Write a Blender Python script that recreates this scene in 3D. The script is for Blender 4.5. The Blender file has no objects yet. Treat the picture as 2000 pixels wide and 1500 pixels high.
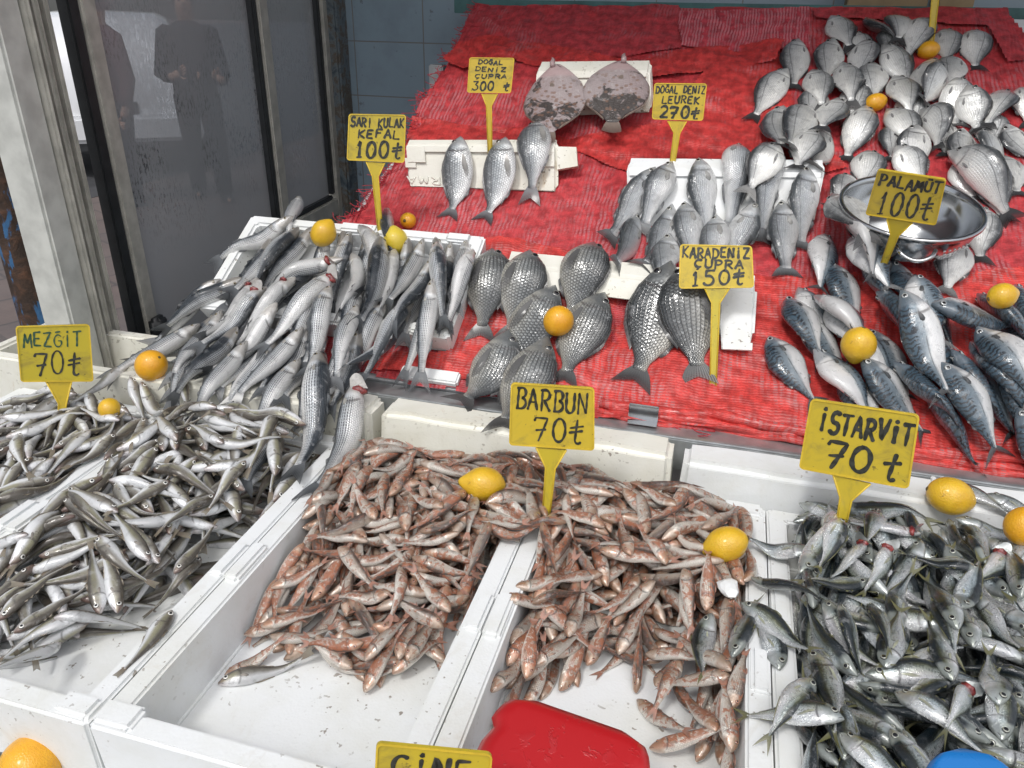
import bpy, bmesh, math, random
import numpy as np
from mathutils import Matrix, Vector

random.seed(7)
RNG = np.random.RandomState(11)
SC = bpy.context.scene
COL = SC.collection
R = math.radians

# ---------------------------------------------------------------- camera
FPX, YAW, PITCH, ROLL = 1500.0, R(15), R(26), R(1.1)
CAM = np.array([0, 0, 1.6])
_fh = np.array([-math.sin(YAW), math.cos(YAW), 0]); _rt = np.array([math.cos(YAW), math.sin(YAW), 0])
_up = np.array([0, 0, 1.0])
CF = _fh * math.cos(PITCH) - _up * math.sin(PITCH)
_U = _fh * math.sin(PITCH) + _up * math.cos(PITCH)
CR = _rt * math.cos(ROLL) + _U * math.sin(ROLL)
CU = -_rt * math.sin(ROLL) + _U * math.cos(ROLL)
cd = bpy.data.cameras.new('camera'); cam = bpy.data.objects.new('camera', cd); COL.objects.link(cam)
cd.sensor_width = 36; cd.lens = FPX / 2000 * 36; cd.clip_end = 500; cd.clip_start = 0.02
cam.matrix_world = Matrix(((CR[0], CU[0], -CF[0], CAM[0]), (CR[1], CU[1], -CF[1], CAM[1]), (CR[2], CU[2], -CF[2], CAM[2]), (0, 0, 0, 1)))
SC.camera = cam

# ---------------------------------------------------------------- light
SUN_EL, SUN_AZ = R(56), R(-22)          # from above, over the viewer's left shoulder
w = bpy.data.worlds.new('World'); SC.world = w; w.use_nodes = True
wn = w.node_tree; bg = wn.nodes['Background']
sky = wn.nodes.new('ShaderNodeTexSky'); sky.sky_type = 'NISHITA'; sky.sun_disc = False
sky.sun_elevation = SUN_EL; sky.sun_rotation = R(180) + SUN_AZ; sky.air_density = 1.0; sky.dust_density = 3.0; sky.ozone_density = 1.0
hs = wn.nodes.new('ShaderNodeHueSaturation'); hs.inputs['Saturation'].default_value = 0.3
wn.links.new(sky.outputs[0], hs.inputs['Color']); wn.links.new(hs.outputs[0], bg.inputs['Color'])
bg.inputs['Strength'].default_value = 0.15
sl = bpy.data.lights.new('sun', 'SUN'); sun = bpy.data.objects.new('sun', sl); COL.objects.link(sun)
sl.energy = 1.3; sl.angle = R(10); sl.color = (1.0, 0.97, 0.93)
sd = np.array([math.sin(SUN_AZ) * math.cos(SUN_EL), -math.cos(SUN_AZ) * math.cos(SUN_EL), math.sin(SUN_EL)])
sun.rotation_euler = Vector(sd).to_track_quat('Z', 'Y').to_euler()
SC.view_settings.view_transform = 'Standard'; SC.view_settings.look = 'None'
SC.view_settings.gamma = 1; SC.view_settings.exposure = 0.14
SC.render.engine = 'CYCLES'
SC.cycles.max_bounces = 8; SC.cycles.transparent_max_bounces = 12

# ---------------------------------------------------------------- geometry helpers
def ray(px, py):
    return CF + CR * (px - 1000) / FPX - CU * (py - 750) / FPX
def on_plane(px, py, P, N):
    d = ray(px, py); N = np.asarray(N, float)
    return CAM + d * (((np.asarray(P, float) - CAM) @ N) / (d @ N))
def on_z(px, py, z):
    return on_plane(px, py, (0, 0, z), (0, 0, 1))
def unit(v):
    v = np.asarray(v, float); return v / (np.linalg.norm(v) + 1e-12)

def tag(o, label=None, cat=None, group=None, kind=None):
    if label: o['label'] = label
    if cat: o['category'] = cat
    if group: o['group'] = group
    if kind: o['kind'] = kind
    return o
def empty(name, loc):
    o = bpy.data.objects.new(name, None); COL.objects.link(o); o.location = loc
    o.empty_display_size = 0.05
    return o

class MB:
    """collects shapes; build() links them as one mesh object"""
    def __init__(self): self.v, self.f, self.uv = [], [], []
    def add(self, V, F, UV=None):
        o = len(self.v)
        self.v += [tuple(map(float, p)) for p in V]
        self.uv += [(0.0, 0.0)] * len(V) if UV is None else [tuple(map(float, q)) for q in UV]
        self.f += [tuple(int(i) + o for i in f) for f in F]
        return self
    def box(self, c, h, ax=None, bev=0.0):
        """box centre c, half sizes h, axes ax; with a chamfer bev on every edge"""
        ax = np.eye(3) if ax is None else np.asarray(ax)
        h = np.asarray(h, float); bm = bmesh.new()
        bmesh.ops.create_cube(bm, size=2)
        for v in bm.verts: v.co = Vector((v.co.x * h[0], v.co.y * h[1], v.co.z * h[2]))
        if bev > 0:
            bmesh.ops.bevel(bm, geom=bm.edges[:], offset=min(bev, min(h) * .9), segments=2, affect='EDGES')
        bm.verts.index_update()
        V = [np.asarray(c) + ax[0] * v.co.x + ax[1] * v.co.y + ax[2] * v.co.z for v in bm.verts]
        F = [[v.index for v in f.verts] for f in bm.faces]
        bm.free()
        if np.linalg.det(ax) < 0: F = [f[::-1] for f in F]
        return self.add(V, F)
    def prism(self, poly, d):
        """closed polygon (3-D points) extruded by vector d"""
        n = len(poly); P = np.asarray(poly, float); d = np.asarray(d, float)
        V = list(P) + list(P + d)
        F = [tuple(range(n))[::-1], tuple(range(n, 2 * n))] + [(i, (i + 1) % n, n + (i + 1) % n, n + i) for i in range(n)]
        return self.add(V, F)
    def tube(self, pts, r, n=8, cap=True):
        P = np.asarray(pts, float); K = len(P); r = np.broadcast_to(np.asarray(r, float), (K,))
        T = np.gradient(P, axis=0); T /= np.linalg.norm(T, axis=1)[:, None] + 1e-12
        a = np.array([0, 0, 1.0]) if abs(T[0][2]) < .9 else np.array([1.0, 0, 0])
        V = []
        for i in range(K):
            x = unit(np.cross(a, T[i])); y = np.cross(T[i], x)
            for k in range(n):
                t = 2 * math.pi * k / n
                V.append(P[i] + r[i] * (x * math.cos(t) + y * math.sin(t)))
        F = [(i * n + k, i * n + (k + 1) % n, (i + 1) * n + (k + 1) % n, (i + 1) * n + k) for i in range(K - 1) for k in range(n)]
        if cap: F += [tuple(range(n))[::-1], tuple((K - 1) * n + k for k in range(n))]
        return self.add(V, F)
    def lathe(self, c, ax, prof, n=24):
        """revolve (radius, height) profile about axis ax through c"""
        z = unit(ax); a = np.array([1.0, 0, 0]) if abs(z[0]) < .9 else np.array([0, 1.0, 0])
        x = unit(np.cross(a, z)); y = np.cross(z, x); V = []
        for r_, h_ in prof:
            for k in range(n):
                t = 2 * math.pi * k / n
                V.append(np.asarray(c) + z * h_ + r_ * (x * math.cos(t) + y * math.sin(t)))
        K = len(prof)
        F = [(i * n + k, i * n + (k + 1) % n, (i + 1) * n + (k + 1) % n, (i + 1) * n + k) for i in range(K - 1) for k in range(n)]
        return self.add(V, F)
    def build(self, name, mat, parent=None, smooth=False, loc=None):
        me = bpy.data.meshes.new(name)
        V = np.array(self.v)
        if loc is None and parent is None:
            loc = V.mean(axis=0); loc[2] = V[:, 2].min()
        base = np.zeros(3) if loc is None else np.asarray(loc, float)
        if parent is not None: base = np.array(parent.get('_o', parent.location))
        me.from_pydata((V - base).tolist(), [], self.f)
        me.materials.append(mat)
        if smooth:
            me.polygons.foreach_set('use_smooth', [True] * len(me.polygons))
        uvl = me.uv_layers.new(name='UVMap')
        li = np.empty(len(me.loops), int); me.loops.foreach_get('vertex_index', li)
        uvl.data.foreach_set('uv', np.array(self.uv)[li].ravel())
        me.update()
        o = bpy.data.objects.new(name, me); COL.objects.link(o)
        if parent is None: o.location = base
        else:
            o.parent = parent
        o['_o'] = [float(x) for x in base]
        return o
def clean_props():
    for o in bpy.data.objects:
        if '_o' in o: del o['_o']

# ---------------------------------------------------------------- material helpers
class NT:
    def __init__(self, name):
        self.m = bpy.data.materials.new(name); self.m.use_nodes = True
        self.t = self.m.node_tree; self.b = self.t.nodes['Principled BSDF']; self.out = self.t.nodes['Material Output']
    def n(self, typ, **kw):
        nd = self.t.nodes.new(typ)
        for k, v in kw.items(): setattr(nd, k, v)
        return nd
    def link(self, a, b): self.t.links.new(a, b)
    def setin(self, sock, v):
        if isinstance(v, bpy.types.NodeSocket): self.link(v, sock)
        elif isinstance(v, (tuple, list)) and len(v) == 3 and sock.type == 'RGBA': sock.default_value = (*v, 1)
        else: sock.default_value = v
    def M(self, op, a, b=0.0, c=0.0, clamp=False):
        nd = self.n('ShaderNodeMath', operation=op, use_clamp=clamp)
        for i, v in enumerate((a, b, c)): self.setin(nd.inputs[i], v)
        return nd.outputs[0]
    def smooth(self, x, a, b):
        nd = self.n('ShaderNodeMapRange', interpolation_type='SMOOTHSTEP')
        self.setin(nd.inputs[0], x); nd.inputs[1].default_value = a; nd.inputs[2].default_value = b
        return nd.outputs[0]
    def mix(self, f, a, b, blend='MIX'):
        nd = self.n('ShaderNodeMix', data_type='RGBA', blend_type=blend)
        self.setin(nd.inputs[0], f); self.setin(nd.inputs[6], a); self.setin(nd.inputs[7], b)
        return nd.outputs[2]
    def noise(self, vec, scale, detail=3, rough=.55, dist=0.0):
        nd = self.n('ShaderNodeTexNoise'); nd.inputs['Scale'].default_value = scale
        nd.inputs['Detail'].default_value = detail; nd.inputs['Roughness'].default_value = rough; nd.inputs['Distortion'].default_value = dist
        if vec is not None: self.link(vec, nd.inputs['Vector'])
        return nd.outputs[0]
    def voro(self, vec, scale, feature='F1', rand=1.0):
        nd = self.n('ShaderNodeTexVoronoi', feature=feature); nd.inputs['Scale'].default_value = scale
        nd.inputs['Randomness'].default_value = rand
        if vec is not None: self.link(vec, nd.inputs['Vector'])
        return nd
    def ramp(self, x, stops):
        nd = self.n('ShaderNodeValToRGB'); self.setin(nd.inputs[0], x); el = nd.color_ramp.elements
        while len(el) < len(stops): el.new(0.5)
        for e, (p, c) in zip(el, stops): e.position = p; e.color = (*c, 1) if len(c) == 3 else c
        return nd.outputs[0]
    def comb(self, x, y, z=0.0):
        nd = self.n('ShaderNodeCombineXYZ')
        for i, v in enumerate((x, y, z)): self.setin(nd.inputs[i], v)
        return nd.outputs[0]
    def obj(self): return self.n('ShaderNodeTexCoord').outputs['Object']
    def geo(self): return self.n('ShaderNodeNewGeometry').outputs['Position']
    def uv(self):
        s = self.n('ShaderNodeSeparateXYZ'); self.link(self.n('ShaderNodeTexCoord').outputs['UV'], s.inputs[0])
        return s.outputs[0], s.outputs[1]
    def rnd(self): return self.n('ShaderNodeObjectInfo').outputs['Random']
    def bump(self, h, strength=.3, dist=.002, normal=None):
        nd = self.n('ShaderNodeBump'); self.setin(nd.inputs['Height'], h); nd.inputs['Strength'].default_value = strength
        nd.inputs['Distance'].default_value = dist
        if normal is not None: self.link(normal, nd.inputs['Normal'])
        self.link(nd.outputs[0], self.b.inputs['Normal']); return nd.outputs[0]
    def set(self, **kw):
        names = dict(col='Base Color', rough='Roughness', metal='Metallic', spec='Specular IOR Level', coat='Coat Weight', coatr='Coat Roughness',
                     alpha='Alpha', sss='Subsurface Weight', trans='Transmission Weight', ior='IOR')
        for k, v in kw.items(): self.setin(self.b.inputs[names[k]], v)
        return self

def simple(name, col, rough=.5, metal=0.0, var=.12, scale=30, bump=.1, bdist=.002, coat=0.0, spec=.5):
    t = NT(name); p = t.obj(); nz = t.noise(p, scale, 4)
    c = t.mix(t.smooth(nz, .3, .7), tuple(x * (1 - var) for x in col), tuple(min(1, x * (1 + var)) for x in col))
    t.set(col=c, rough=rough, metal=metal, coat=coat, spec=spec)
    t.setin(t.b.inputs['Roughness'], t.M('ADD', rough, t.M('MULTIPLY', t.M('SUBTRACT', nz, .5), .25), clamp=True))
    if bump: t.bump(t.noise(p, scale * 4, 3), bump, bdist)
    return t.m

# ---- polystyrene
def foam_mat(name, col, dirt, rust):
    t = NT(name); p = t.obj()
    bead = t.voro(p, 230).outputs['Distance']
    big = t.noise(p, 7, 4, .6); fine = t.noise(p, 60, 4, .65)
    speck = t.smooth(t.noise(p, 95, 2, .5), .70 - dirt * .08, .76 - dirt * .08)
    zone = t.smooth(t.noise(p, 5, 2), .42, .62)
    c = t.mix(t.smooth(big, .35, .75), col, tuple(x * f for x, f in zip(col, (.9, .89, .84))))
    c = t.mix(t.M('MULTIPLY', t.M('MULTIPLY', speck, zone), .6 + .3 * dirt), c, (.16, .12, .08))
    c = t.mix(t.M('MULTIPLY', t.smooth(t.noise(p, 9, 5, .7, .6), .6, .72), rust), c, (.42, .26, .10))
    smear = t.smooth(t.noise(p, 11, 5, .7, 1.2), .55, .72); c = t.mix(t.M('MULTIPLY', smear, .10 + .25 * dirt * .6), c, (.50, .46, .36))
    scuff = t.smooth(fine, .62, .72)
    c = t.mix(t.M('MULTIPLY', scuff, .18), c, (.5, .5, .48))
    t.set(col=c, rough=.42, spec=.4)
    t.setin(t.b.inputs['Roughness'], t.M('ADD', .3, t.M('MULTIPLY', big, .35)))
    h = t.M('ADD', t.M('MULTIPLY', bead, .5), t.M('MULTIPLY', fine, .9))
    t.bump(h, .35, .0012)
    return t.m
FOAM = foam_mat('white_foam', (.80, .82, .83), .55, .12)
FOAM_OLD = foam_mat('aged_foam', (.78, .77, .70), 1.0, .45)
ALU = simple('brushed_aluminium', (.50, .52, .53), .38, .75, .12, 25, .12)
FRAME_W = simple('dirty_white_frame', (.52, .53, .50), .5, .05, .14, 18, .15)
FRAME_G = simple('weathered_aluminium_frame', (.44, .43, .39), .45, .15, .16, 22, .15)
RUBBER = simple('black_rubber_gasket', (.02, .022, .024), .45, 0, .2, 30, .05)
STEEL = simple('polished_steel', (.55, .56, .57), .17, 1.0, .05, 12, .03)
# ---------------------------------------------------------------- surfaces things lie on (a height field in a local frame)
class Surf:
    def __init__(s, O, U, V, u0, u1, v0, v1, res=.004):
        s.O, s.U, s.V = (np.asarray(x, float) for x in (O, U, V)); s.N = np.cross(s.U, s.V)
        s.u0, s.v0, s.res = u0, v0, res
        s.nu, s.nv = int((u1 - u0) / res), int((v1 - v0) / res)
        s.H = np.zeros((s.nv, s.nu)); s.ID = -np.ones((s.nv, s.nu), int); s.count = 0
        s.gu = u0 + (np.arange(s.nu) + .5) * res; s.gv = v0 + (np.arange(s.nv) + .5) * res
    def P(s, u, v, h):
        u, v, h = np.asarray(u, float), np.asarray(v, float), np.asarray(h, float)
        return s.O + u[..., None] * s.U + v[..., None] * s.V + h[..., None] * s.N
    def uvh(s, P):
        d = np.asarray(P) - s.O; return d @ s.U, d @ s.V, d @ s.N
    def idx(s, u, v):
        return (np.clip(((np.asarray(v) - s.v0) / s.res).astype(int), 0, s.nv - 1), np.clip(((np.asarray(u) - s.u0) / s.res).astype(int), 0, s.nu - 1))
    def h(s, u, v): return s.H[s.idx(u, v)]
    def hit(s, px, py, extra=0.0, rad=None):
        """where the view ray first meets the height field (plus extra, or plus a resting ball of photo radius rad)"""
        d = ray(px, py); t = np.arange(.5, 6.0, .003); P = CAM + d * t[:, None]; q = P - s.O
        u, v, h = q @ s.U, q @ s.V, q @ s.N
        ins = (u > s.u0) & (u < s.u0 + s.nu * s.res) & (v > s.v0) & (v < s.v0 + s.nv * s.res)
        top = s.S_()[s.idx(u, v)] + (extra if rad is None else rad[1] * rad[0] * t / FPX)
        k = np.where(ins & (h <= top))[0]
        if len(k) == 0:
            p = on_plane(px, py, s.O + s.N * .02, s.N); u_, v_, h_ = s.uvh(p); k = None
        if rad is not None:
            return P[k[0]] if k is not None else p
        return np.array([u[k[0]], v[k[0]]]) if k is not None else np.array([u_, v_])
    def S_(s):
        H = s.H; return (H + np.roll(H, 1, 0) + np.roll(H, -1, 0) + np.roll(H, 1, 1) + np.roll(H, -1, 1)) / 5
    def raise_rect(s, u0, u1, v0, v1, h0, h1=None):
        """raise to a height running from h0 (near edge) to h1 (far edge)"""
        h1 = h0 if h1 is None else h1
        i0, j0 = s.idx(u0, v0); i1, j1 = s.idx(u1, v1)
        hh = np.linspace(h0, h1, i1 - i0 + 1)[:, None]
        s.H[i0:i1 + 1, j0:j1 + 1] = np.maximum(s.H[i0:i1 + 1, j0:j1 + 1], hh)

# ---------------------------------------------------------------- fish: shapes
SPEC = {
 'mullet': dict(body=.83, top=[(0, .010), (.04, .034), (.12, .060), (.28, .088), (.48, .094), (.7, .072), (.87, .042), (1, .036)],
    bot=[(0, .010), (.05, .034), (.14, .062), (.3, .092), (.5, .098), (.7, .074), (.87, .040), (1, .036)],
    wid=[(0, .014), (.06, .052), (.2, .076), (.4, .082), (.65, .062), (.88, .028), (1, .014)],
    tail=(.17, .105, .45), eye=(.085, 76, .0165), dorsal=[(.42, .56, .07), (.68, .80, .055)], pect=(.24, 66, .10, .018), anal=(.66, .80, .05)),
 'bass': dict(body=.85, top=[(0, .006), (.06, .029), (.16, .064), (.32, .104), (.5, .108), (.72, .072), (.9, .042), (1, .040)],
    bot=[(0, .007), (.06, .029), (.16, .064), (.34, .104), (.5, .104), (.7, .07), (.9, .040), (1, .038)],
    wid=[(0, .012), (.06, .036), (.2, .064), (.4, .072), (.65, .054), (.88, .022), (1, .012)],
    tail=(.15, .095, .25), eye=(.095, 66, .019), dorsal=[(.36, .58, .06), (.64, .82, .05)], pect=(.29, 104, .10, .020), anal=(.66, .82, .05)),
 'bream': dict(body=.84, top=[(0, .006), (.05, .034), (.13, .082), (.26, .140), (.42, .168), (.6, .148), (.77, .094), (.92, .040), (1, .036)],
    bot=[(0, .008), (.06, .034), (.16, .076), (.32, .126), (.48, .146), (.64, .128), (.79, .080), (.92, .038), (1, .034)],
    wid=[(0, .014), (.08, .045), (.2, .070), (.38, .078), (.62, .052), (.86, .020), (1, .010)],
    tail=(.17, .105, .40), eye=(.145, 52, .024), dorsal=[(.30, .80, .05)], pect=(.31, 112, .22, .026), anal=(.64, .82, .045)),
 'turbot': dict(body=.86, top=[(0, .06), (.04, .10), (.12, .17), (.25, .28), (.42, .36), (.58, .37), (.74, .30), (.88, .13), (1, .060)],
    bot=[(0, .05), (.04, .10), (.12, .18), (.25, .30), (.42, .37), (.58, .37), (.74, .29), (.88, .13), (1, .060)],
    wid=[(0, .012), (.1, .030), (.3, .042), (.5, .042), (.75, .028), (1, .010)],
    tail=(.15, .10, -.15), eye=None, dorsal=[(.22, .93, .06)], pect=(.30, 80, .10, .03), anal=(.22, .93, .06)),
 'mackerel': dict(body=.86, top=[(0, .008), (.06, .036), (.16, .068), (.34, .104), (.5, .106), (.7, .076), (.88, .032), (1, .014)],
    bot=[(0, .010), (.06, .038), (.16, .074), (.34, .116), (.5, .118), (.7, .082), (.88, .032), (1, .014)],
    wid=[(0, .012), (.06, .042), (.2, .078), (.42, .090), (.65, .064), (.88, .022), (1, .010)],
    tail=(.14, .105, .72), eye=(.095, 68, .019), dorsal=[(.36, .50, .03), (.66, .78, .03)], pect=(.27, 90, .08, .015), anal=(.68, .80, .03)),
 'whiting': dict(body=.88, top=[(0, .014), (.05, .042), (.13, .066), (.28, .082), (.45, .072), (.65, .046), (.85, .024), (1, .018)],
    bot=[(0, .012), (.06, .040), (.16, .072), (.30, .094), (.42, .088), (.55, .060), (.7, .038), (.87, .022), (1, .018)],
    wid=[(0, .016), (.06, .044), (.18, .064), (.32, .070), (.5, .050), (.75, .026), (1, .010)],
    tail=(.12, .048, .12), eye=(.105, 62, .026), dorsal=[(.32, .44, .05), (.48, .64, .035)], pect=(.27, 95, .09, .014), anal=(.42, .64, .035)),
 'red_mullet': dict(body=.86, top=[(0, .016), (.04, .052), (.11, .090), (.24, .112), (.42, .104), (.65, .072), (.87, .036), (1, .030)],
    bot=[(0, .014), (.05, .040), (.14, .074), (.3, .094), (.48, .092), (.7, .064), (.88, .034), (1, .028)],
    wid=[(0, .016), (.06, .050), (.2, .070), (.4, .074), (.65, .050), (.88, .020), (1, .010)],
    tail=(.14, .075, .55), eye=(.130, 48, .0235), dorsal=[(.30, .42, .05), (.60, .72, .045)], pect=(.30, 108, .12, .016), anal=(.62, .72, .04)),
 'scad': dict(body=.85, top=[(0, .010), (.06, .046), (.15, .080), (.32, .108), (.48, .104), (.68, .066), (.88, .024), (1, .014)],
    bot=[(0, .012), (.06, .048), (.15, .084), (.32, .112), (.48, .108), (.68, .066), (.88, .024), (1, .014)],
    wid=[(0, .012), (.06, .042), (.2, .064), (.4, .070), (.65, .046), (.88, .018), (1, .010)],
    tail=(.15, .095, .68), eye=(.115, 64, .027), dorsal=[(.34, .46, .05), (.52, .86, .022)], pect=(.29, 100, .14, .012), anal=(.56, .86, .02)),
}
for k_, s_ in SPEC.items():
    for q_ in ('top', 'bot', 'wid'):
        a_ = np.array(s_[q_]); uu = np.linspace(0, 1, 101); y_ = np.interp(uu, a_[:, 0], a_[:, 1])
        for _ in range(3):
            y_[2:-1] = .25 * y_[1:-2] + .5 * y_[2:-1] + .25 * y_[3:]
        s_[q_ + '_t'] = y_
def prof(sp, q, u): return np.interp(u, np.linspace(0, 1, 101), SPEC[sp][q + '_t'])

# ---------------------------------------------------------------- fish: skins
def fish_mat(name, back, flank, belly, kind, b0=.26, b1=.50, b2=.72, metal=.45, rough=.30, scales=(34, 12), sc=.35, head=None, tint=.12, gill=.19, fresh=0.0):
    t = NT(name); u, v = t.uv(); p = t.obj(); r = t.rnd()
    off = t.n('ShaderNodeVectorMath', operation='ADD'); t.link(p, off.inputs[0]); t.link(t.comb(t.M('MULTIPLY', r, 17.0), t.M('MULTIPLY', r, 31.0), 0), off.inputs[1])
    p = off.outputs[0]
    nz = t.noise(p, 55, 3); nbig = t.noise(p, 18, 3)
    vv = t.M('ADD', v, t.M('MULTIPLY', t.M('SUBTRACT', nz, .5), .16))
    dim = lambda c, f: tuple(x * f for x in c)
    c = t.ramp(vv, [(0, dim(back, .8)), (b0, back), (b1, flank), (b2, belly), (1, belly)])
    cy = t.M('MULTIPLY', v, scales[1] * 1.0); row = t.M('FLOOR', cy); ly = t.M('SUBTRACT', t.M('FRACT', cy), .5)
    cx = t.M('ADD', t.M('ADD', t.M('MULTIPLY', u, scales[0]), t.M('MULTIPLY', .5, t.M('MODULO', row, 2.0))), t.M('MULTIPLY', t.M('SUBTRACT', nz, .5), .9))
    cx = t.M('ADD', cx, t.M('MULTIPLY', 1.6, t.M('MULTIPLY', ly, ly)))
    fx = t.M('FRACT', cx); cell = t.comb(t.M('FLOOR', cx), row)
    sd_ = t.M('MAXIMUM', t.smooth(fx, .45, .98), t.smooth(t.M('ABSOLUTE', ly), .34, .5))
    bodyz = t.smooth(u, gill + .01, gill + .07)
    scm = t.M('MULTIPLY', t.M('MULTIPLY', sd_, bodyz), sc)
    c = t.mix(scm, c, t.mix(.5, c, (.02, .022, .025)))
    # fine silver glints, scale by scale
    wn_ = t.n('ShaderNodeTexWhiteNoise', noise_dimensions='3D'); t.link(cell, wn_.inputs['Vector'])
    glint = t.M('MULTIPLY', t.M('MULTIPLY', t.smooth(wn_.outputs['Value'], .70, .98), bodyz), t.smooth(v, .08, .35))
    if kind in ('mullet', 'bream', 'bass', 'bream_dark', 'bream_pale'):
        c = t.mix(t.M('MULTIPLY', t.M('MULTIPLY', glint, t.M('SUBTRACT', 1.0, sd_)), .12 if kind == 'bream_dark' else .30), c, (.80, .83, .86))
    if kind == 'mullet':
        st = t.M('SINE', t.M('MULTIPLY', t.M('ADD', v, t.M('MULTIPLY', nbig, .03)), 2 * math.pi * 15))
        dash = t.M('ADD', .72, t.M('MULTIPLY', .28, t.M('SINE', t.M('MULTIPLY', u, 2 * math.pi * 42))))
        m = t.M('MULTIPLY', t.M('MULTIPLY', t.smooth(st, -.15, .55), dash), t.M('MULTIPLY', t.smooth(v, .16, .26), t.smooth(v, .70, .56)))
        c = t.mix(t.M('MULTIPLY', t.M('MULTIPLY', m, bodyz), .95), c, (.035, .043, .052))
    if kind == 'mackerel':
        ph = t.M('ADD', t.M('MULTIPLY', u, 30.0), t.M('ADD', t.M('MULTIPLY', t.M('SINE', t.M('MULTIPLY', v, 22.0)), .22), t.M('MULTIPLY', t.noise(p, 48, 3, .6), 4.5)))
        st = t.smooth(t.M('SINE', t.M('MULTIPLY', ph, 2 * math.pi * .72)), -.1, .45)
        edge = t.M('ADD', .40, t.M('MULTIPLY', t.M('SUBTRACT', nz, .5), .12))
        zone = t.M('MULTIPLY', t.smooth(t.M('SUBTRACT', edge, v), -.02, .05), t.smooth(u, .15, .22))
        c = t.mix(t.M('MULTIPLY', zone, st), c, (.012, .018, .026))
        ll = t.M('MULTIPLY', t.smooth(t.M('ABSOLUTE', t.M('SUBTRACT', v, .50)), .020, .008), t.smooth(nz, .42, .55))
        c = t.mix(t.M('MULTIPLY', ll, t.M('MULTIPLY', bodyz, .7)), c, (.05, .07, .08))
    if kind == 'red_mullet':
        bl = t.smooth(t.M('ADD', t.noise(p, 95, 4, .65, .8), t.M('MULTIPLY', t.M('SUBTRACT', r, .5), .16)), .46, .56)
        zone = t.M('MULTIPLY', t.smooth(v, .02, .22), t.smooth(v, .92, .66))
        c = t.mix(t.M('MULTIPLY', t.M('MULTIPLY', bl, zone), .82), c, (.42, .122, .042))
        br = t.smooth(t.noise(p, 150, 3), .55, .66)
        c = t.mix(t.M('MULTIPLY', br, t.smooth(v, .55, .1)), c, (.17, .10, .08))
        c = t.mix(t.M('MULTIPLY', glint, .45), c, (.90, .86, .80))
    if kind == 'scad':
        gold = t.M('MULTIPLY', t.smooth(t.M('ABSOLUTE', t.M('SUBTRACT', v, .46)), .22, .02), t.smooth(nbig, .35, .65))
        c = t.mix(t.M('MULTIPLY', gold, .34), c, (.42, .42, .15))
        lv = t.M('ADD', .40, t.M('MULTIPLY', t.smooth(u, .40, .58), .10))
        line = t.M('MULTIPLY', t.smooth(t.M('ABSOLUTE', t.M('SUBTRACT', v, lv)), .05, .02), t.M('ADD', .5, t.M('MULTIPLY', .5, t.M('SINE', t.M('MULTIPLY', u, 260.0)))))
        c = t.mix(t.M('MULTIPLY', line, t.M('MULTIPLY', bodyz, .6)), c, (.10, .12, .10))
        irid = t.ramp(nbig, [(.3, (.35, .5, .6)), (.5, (.5, .5, .5)), (.7, (.6, .42, .48))])
        c = t.mix(t.M('MULTIPLY', t.smooth(v, .35, .6), .22), c, irid)
    if kind == 'whiting':
        ye = t.M('MULTIPLY', t.smooth(t.M('ABSOLUTE', t.M('SUBTRACT', v, .45)), .2, .03), t.smooth(nbig, .4, .62))
        c = t.mix(t.M('MULTIPLY', ye, .45), c, (.33, .32, .14))
        sp = t.M('MULTIPLY', t.smooth(t.noise(p, 260, 2), .62, .7), t.smooth(v, .6, .2))
        c = t.mix(t.M('MULTIPLY', sp, .5), c, (.05, .04, .03))
        c = t.mix(t.M('MULTIPLY', t.smooth(u, .16, .02), .45), c, (.26, .15, .13))
    if kind in ('bass', 'bream', 'bream_pale', 'bream_dark'):
        lv = t.M('ADD', .24, t.M('MULTIPLY', u, .2))
        ll = t.smooth(t.M('ABSOLUTE', t.M('SUBTRACT', v, lv)), .016, .006)
        c = t.mix(t.M('MULTIPLY', t.M('MULTIPLY', ll, bodyz), .6), c, (.06, .065, .07))
    if kind == 'bream_pale':
        blot = t.M('MULTIPLY', t.smooth(t.noise(p, 38, 4, .7, .5), .56, .66), t.smooth(v, .62, .2))
        c = t.mix(t.M('MULTIPLY', blot, .55), c, (.05, .052, .055))
    if kind == 'bream_dark':
        vs = t.M('MULTIPLY', t.smooth(t.M('SINE', t.M('MULTIPLY', v, 2 * math.pi * scales[1])), .1, .8), bodyz)
        c = t.mix(t.M('MULTIPLY', vs, .12), c, (.04, .042, .04))
    if kind == 'turbot':
        dk = t.smooth(t.M('ADD', t.noise(p, 17, 4, .65, .8), t.M('MULTIPLY', t.smooth(u, .35, .85), .20)), .60, .66)
        c = t.mix(t.M('MULTIPLY', dk, .9), c, (.035, .03, .026))
        br = t.smooth(t.voro(p, 62).outputs['Distance'], .42, .24)
        c = t.mix(t.M('MULTIPLY', t.M('MULTIPLY', br, t.smooth(u, .12, .4)), .7), c, (.24, .14, .10))
    # random darker and brighter mottling that raises the skin contrast
    mot = t.noise(p, 42, 5, .7, .4)
    c = t.mix(t.M('MULTIPLY', t.smooth(mot, .52, .70), .45), c, t.mix(.6, c, (.015, .016, .018)))
    c = t.mix(t.M('MULTIPLY', t.smooth(mot, .46, .30), .36), c, t.mix(.6, c, (.86, .87, .88)))
    hz = t.smooth(u, gill + .05, gill - .03)
    hm = t.smooth(t.noise(p, 120, 4, .7, 1.2), .48, .64)
    if kind != 'turbot': c = t.mix(t.M('MULTIPLY', t.M('MULTIPLY', hz, hm), .40), c, t.mix(.72, c, (.03, .03, .032)))
    # head
    if head: c = t.mix(t.M('MULTIPLY', t.smooth(u, gill + .03, gill - .02), .6), c, head)
    gx = t.M('SUBTRACT', u, t.M('ADD', gill, t.M('MULTIPLY', .085, t.M('SINE', t.M('MULTIPLY', v, math.pi)))))
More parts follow.
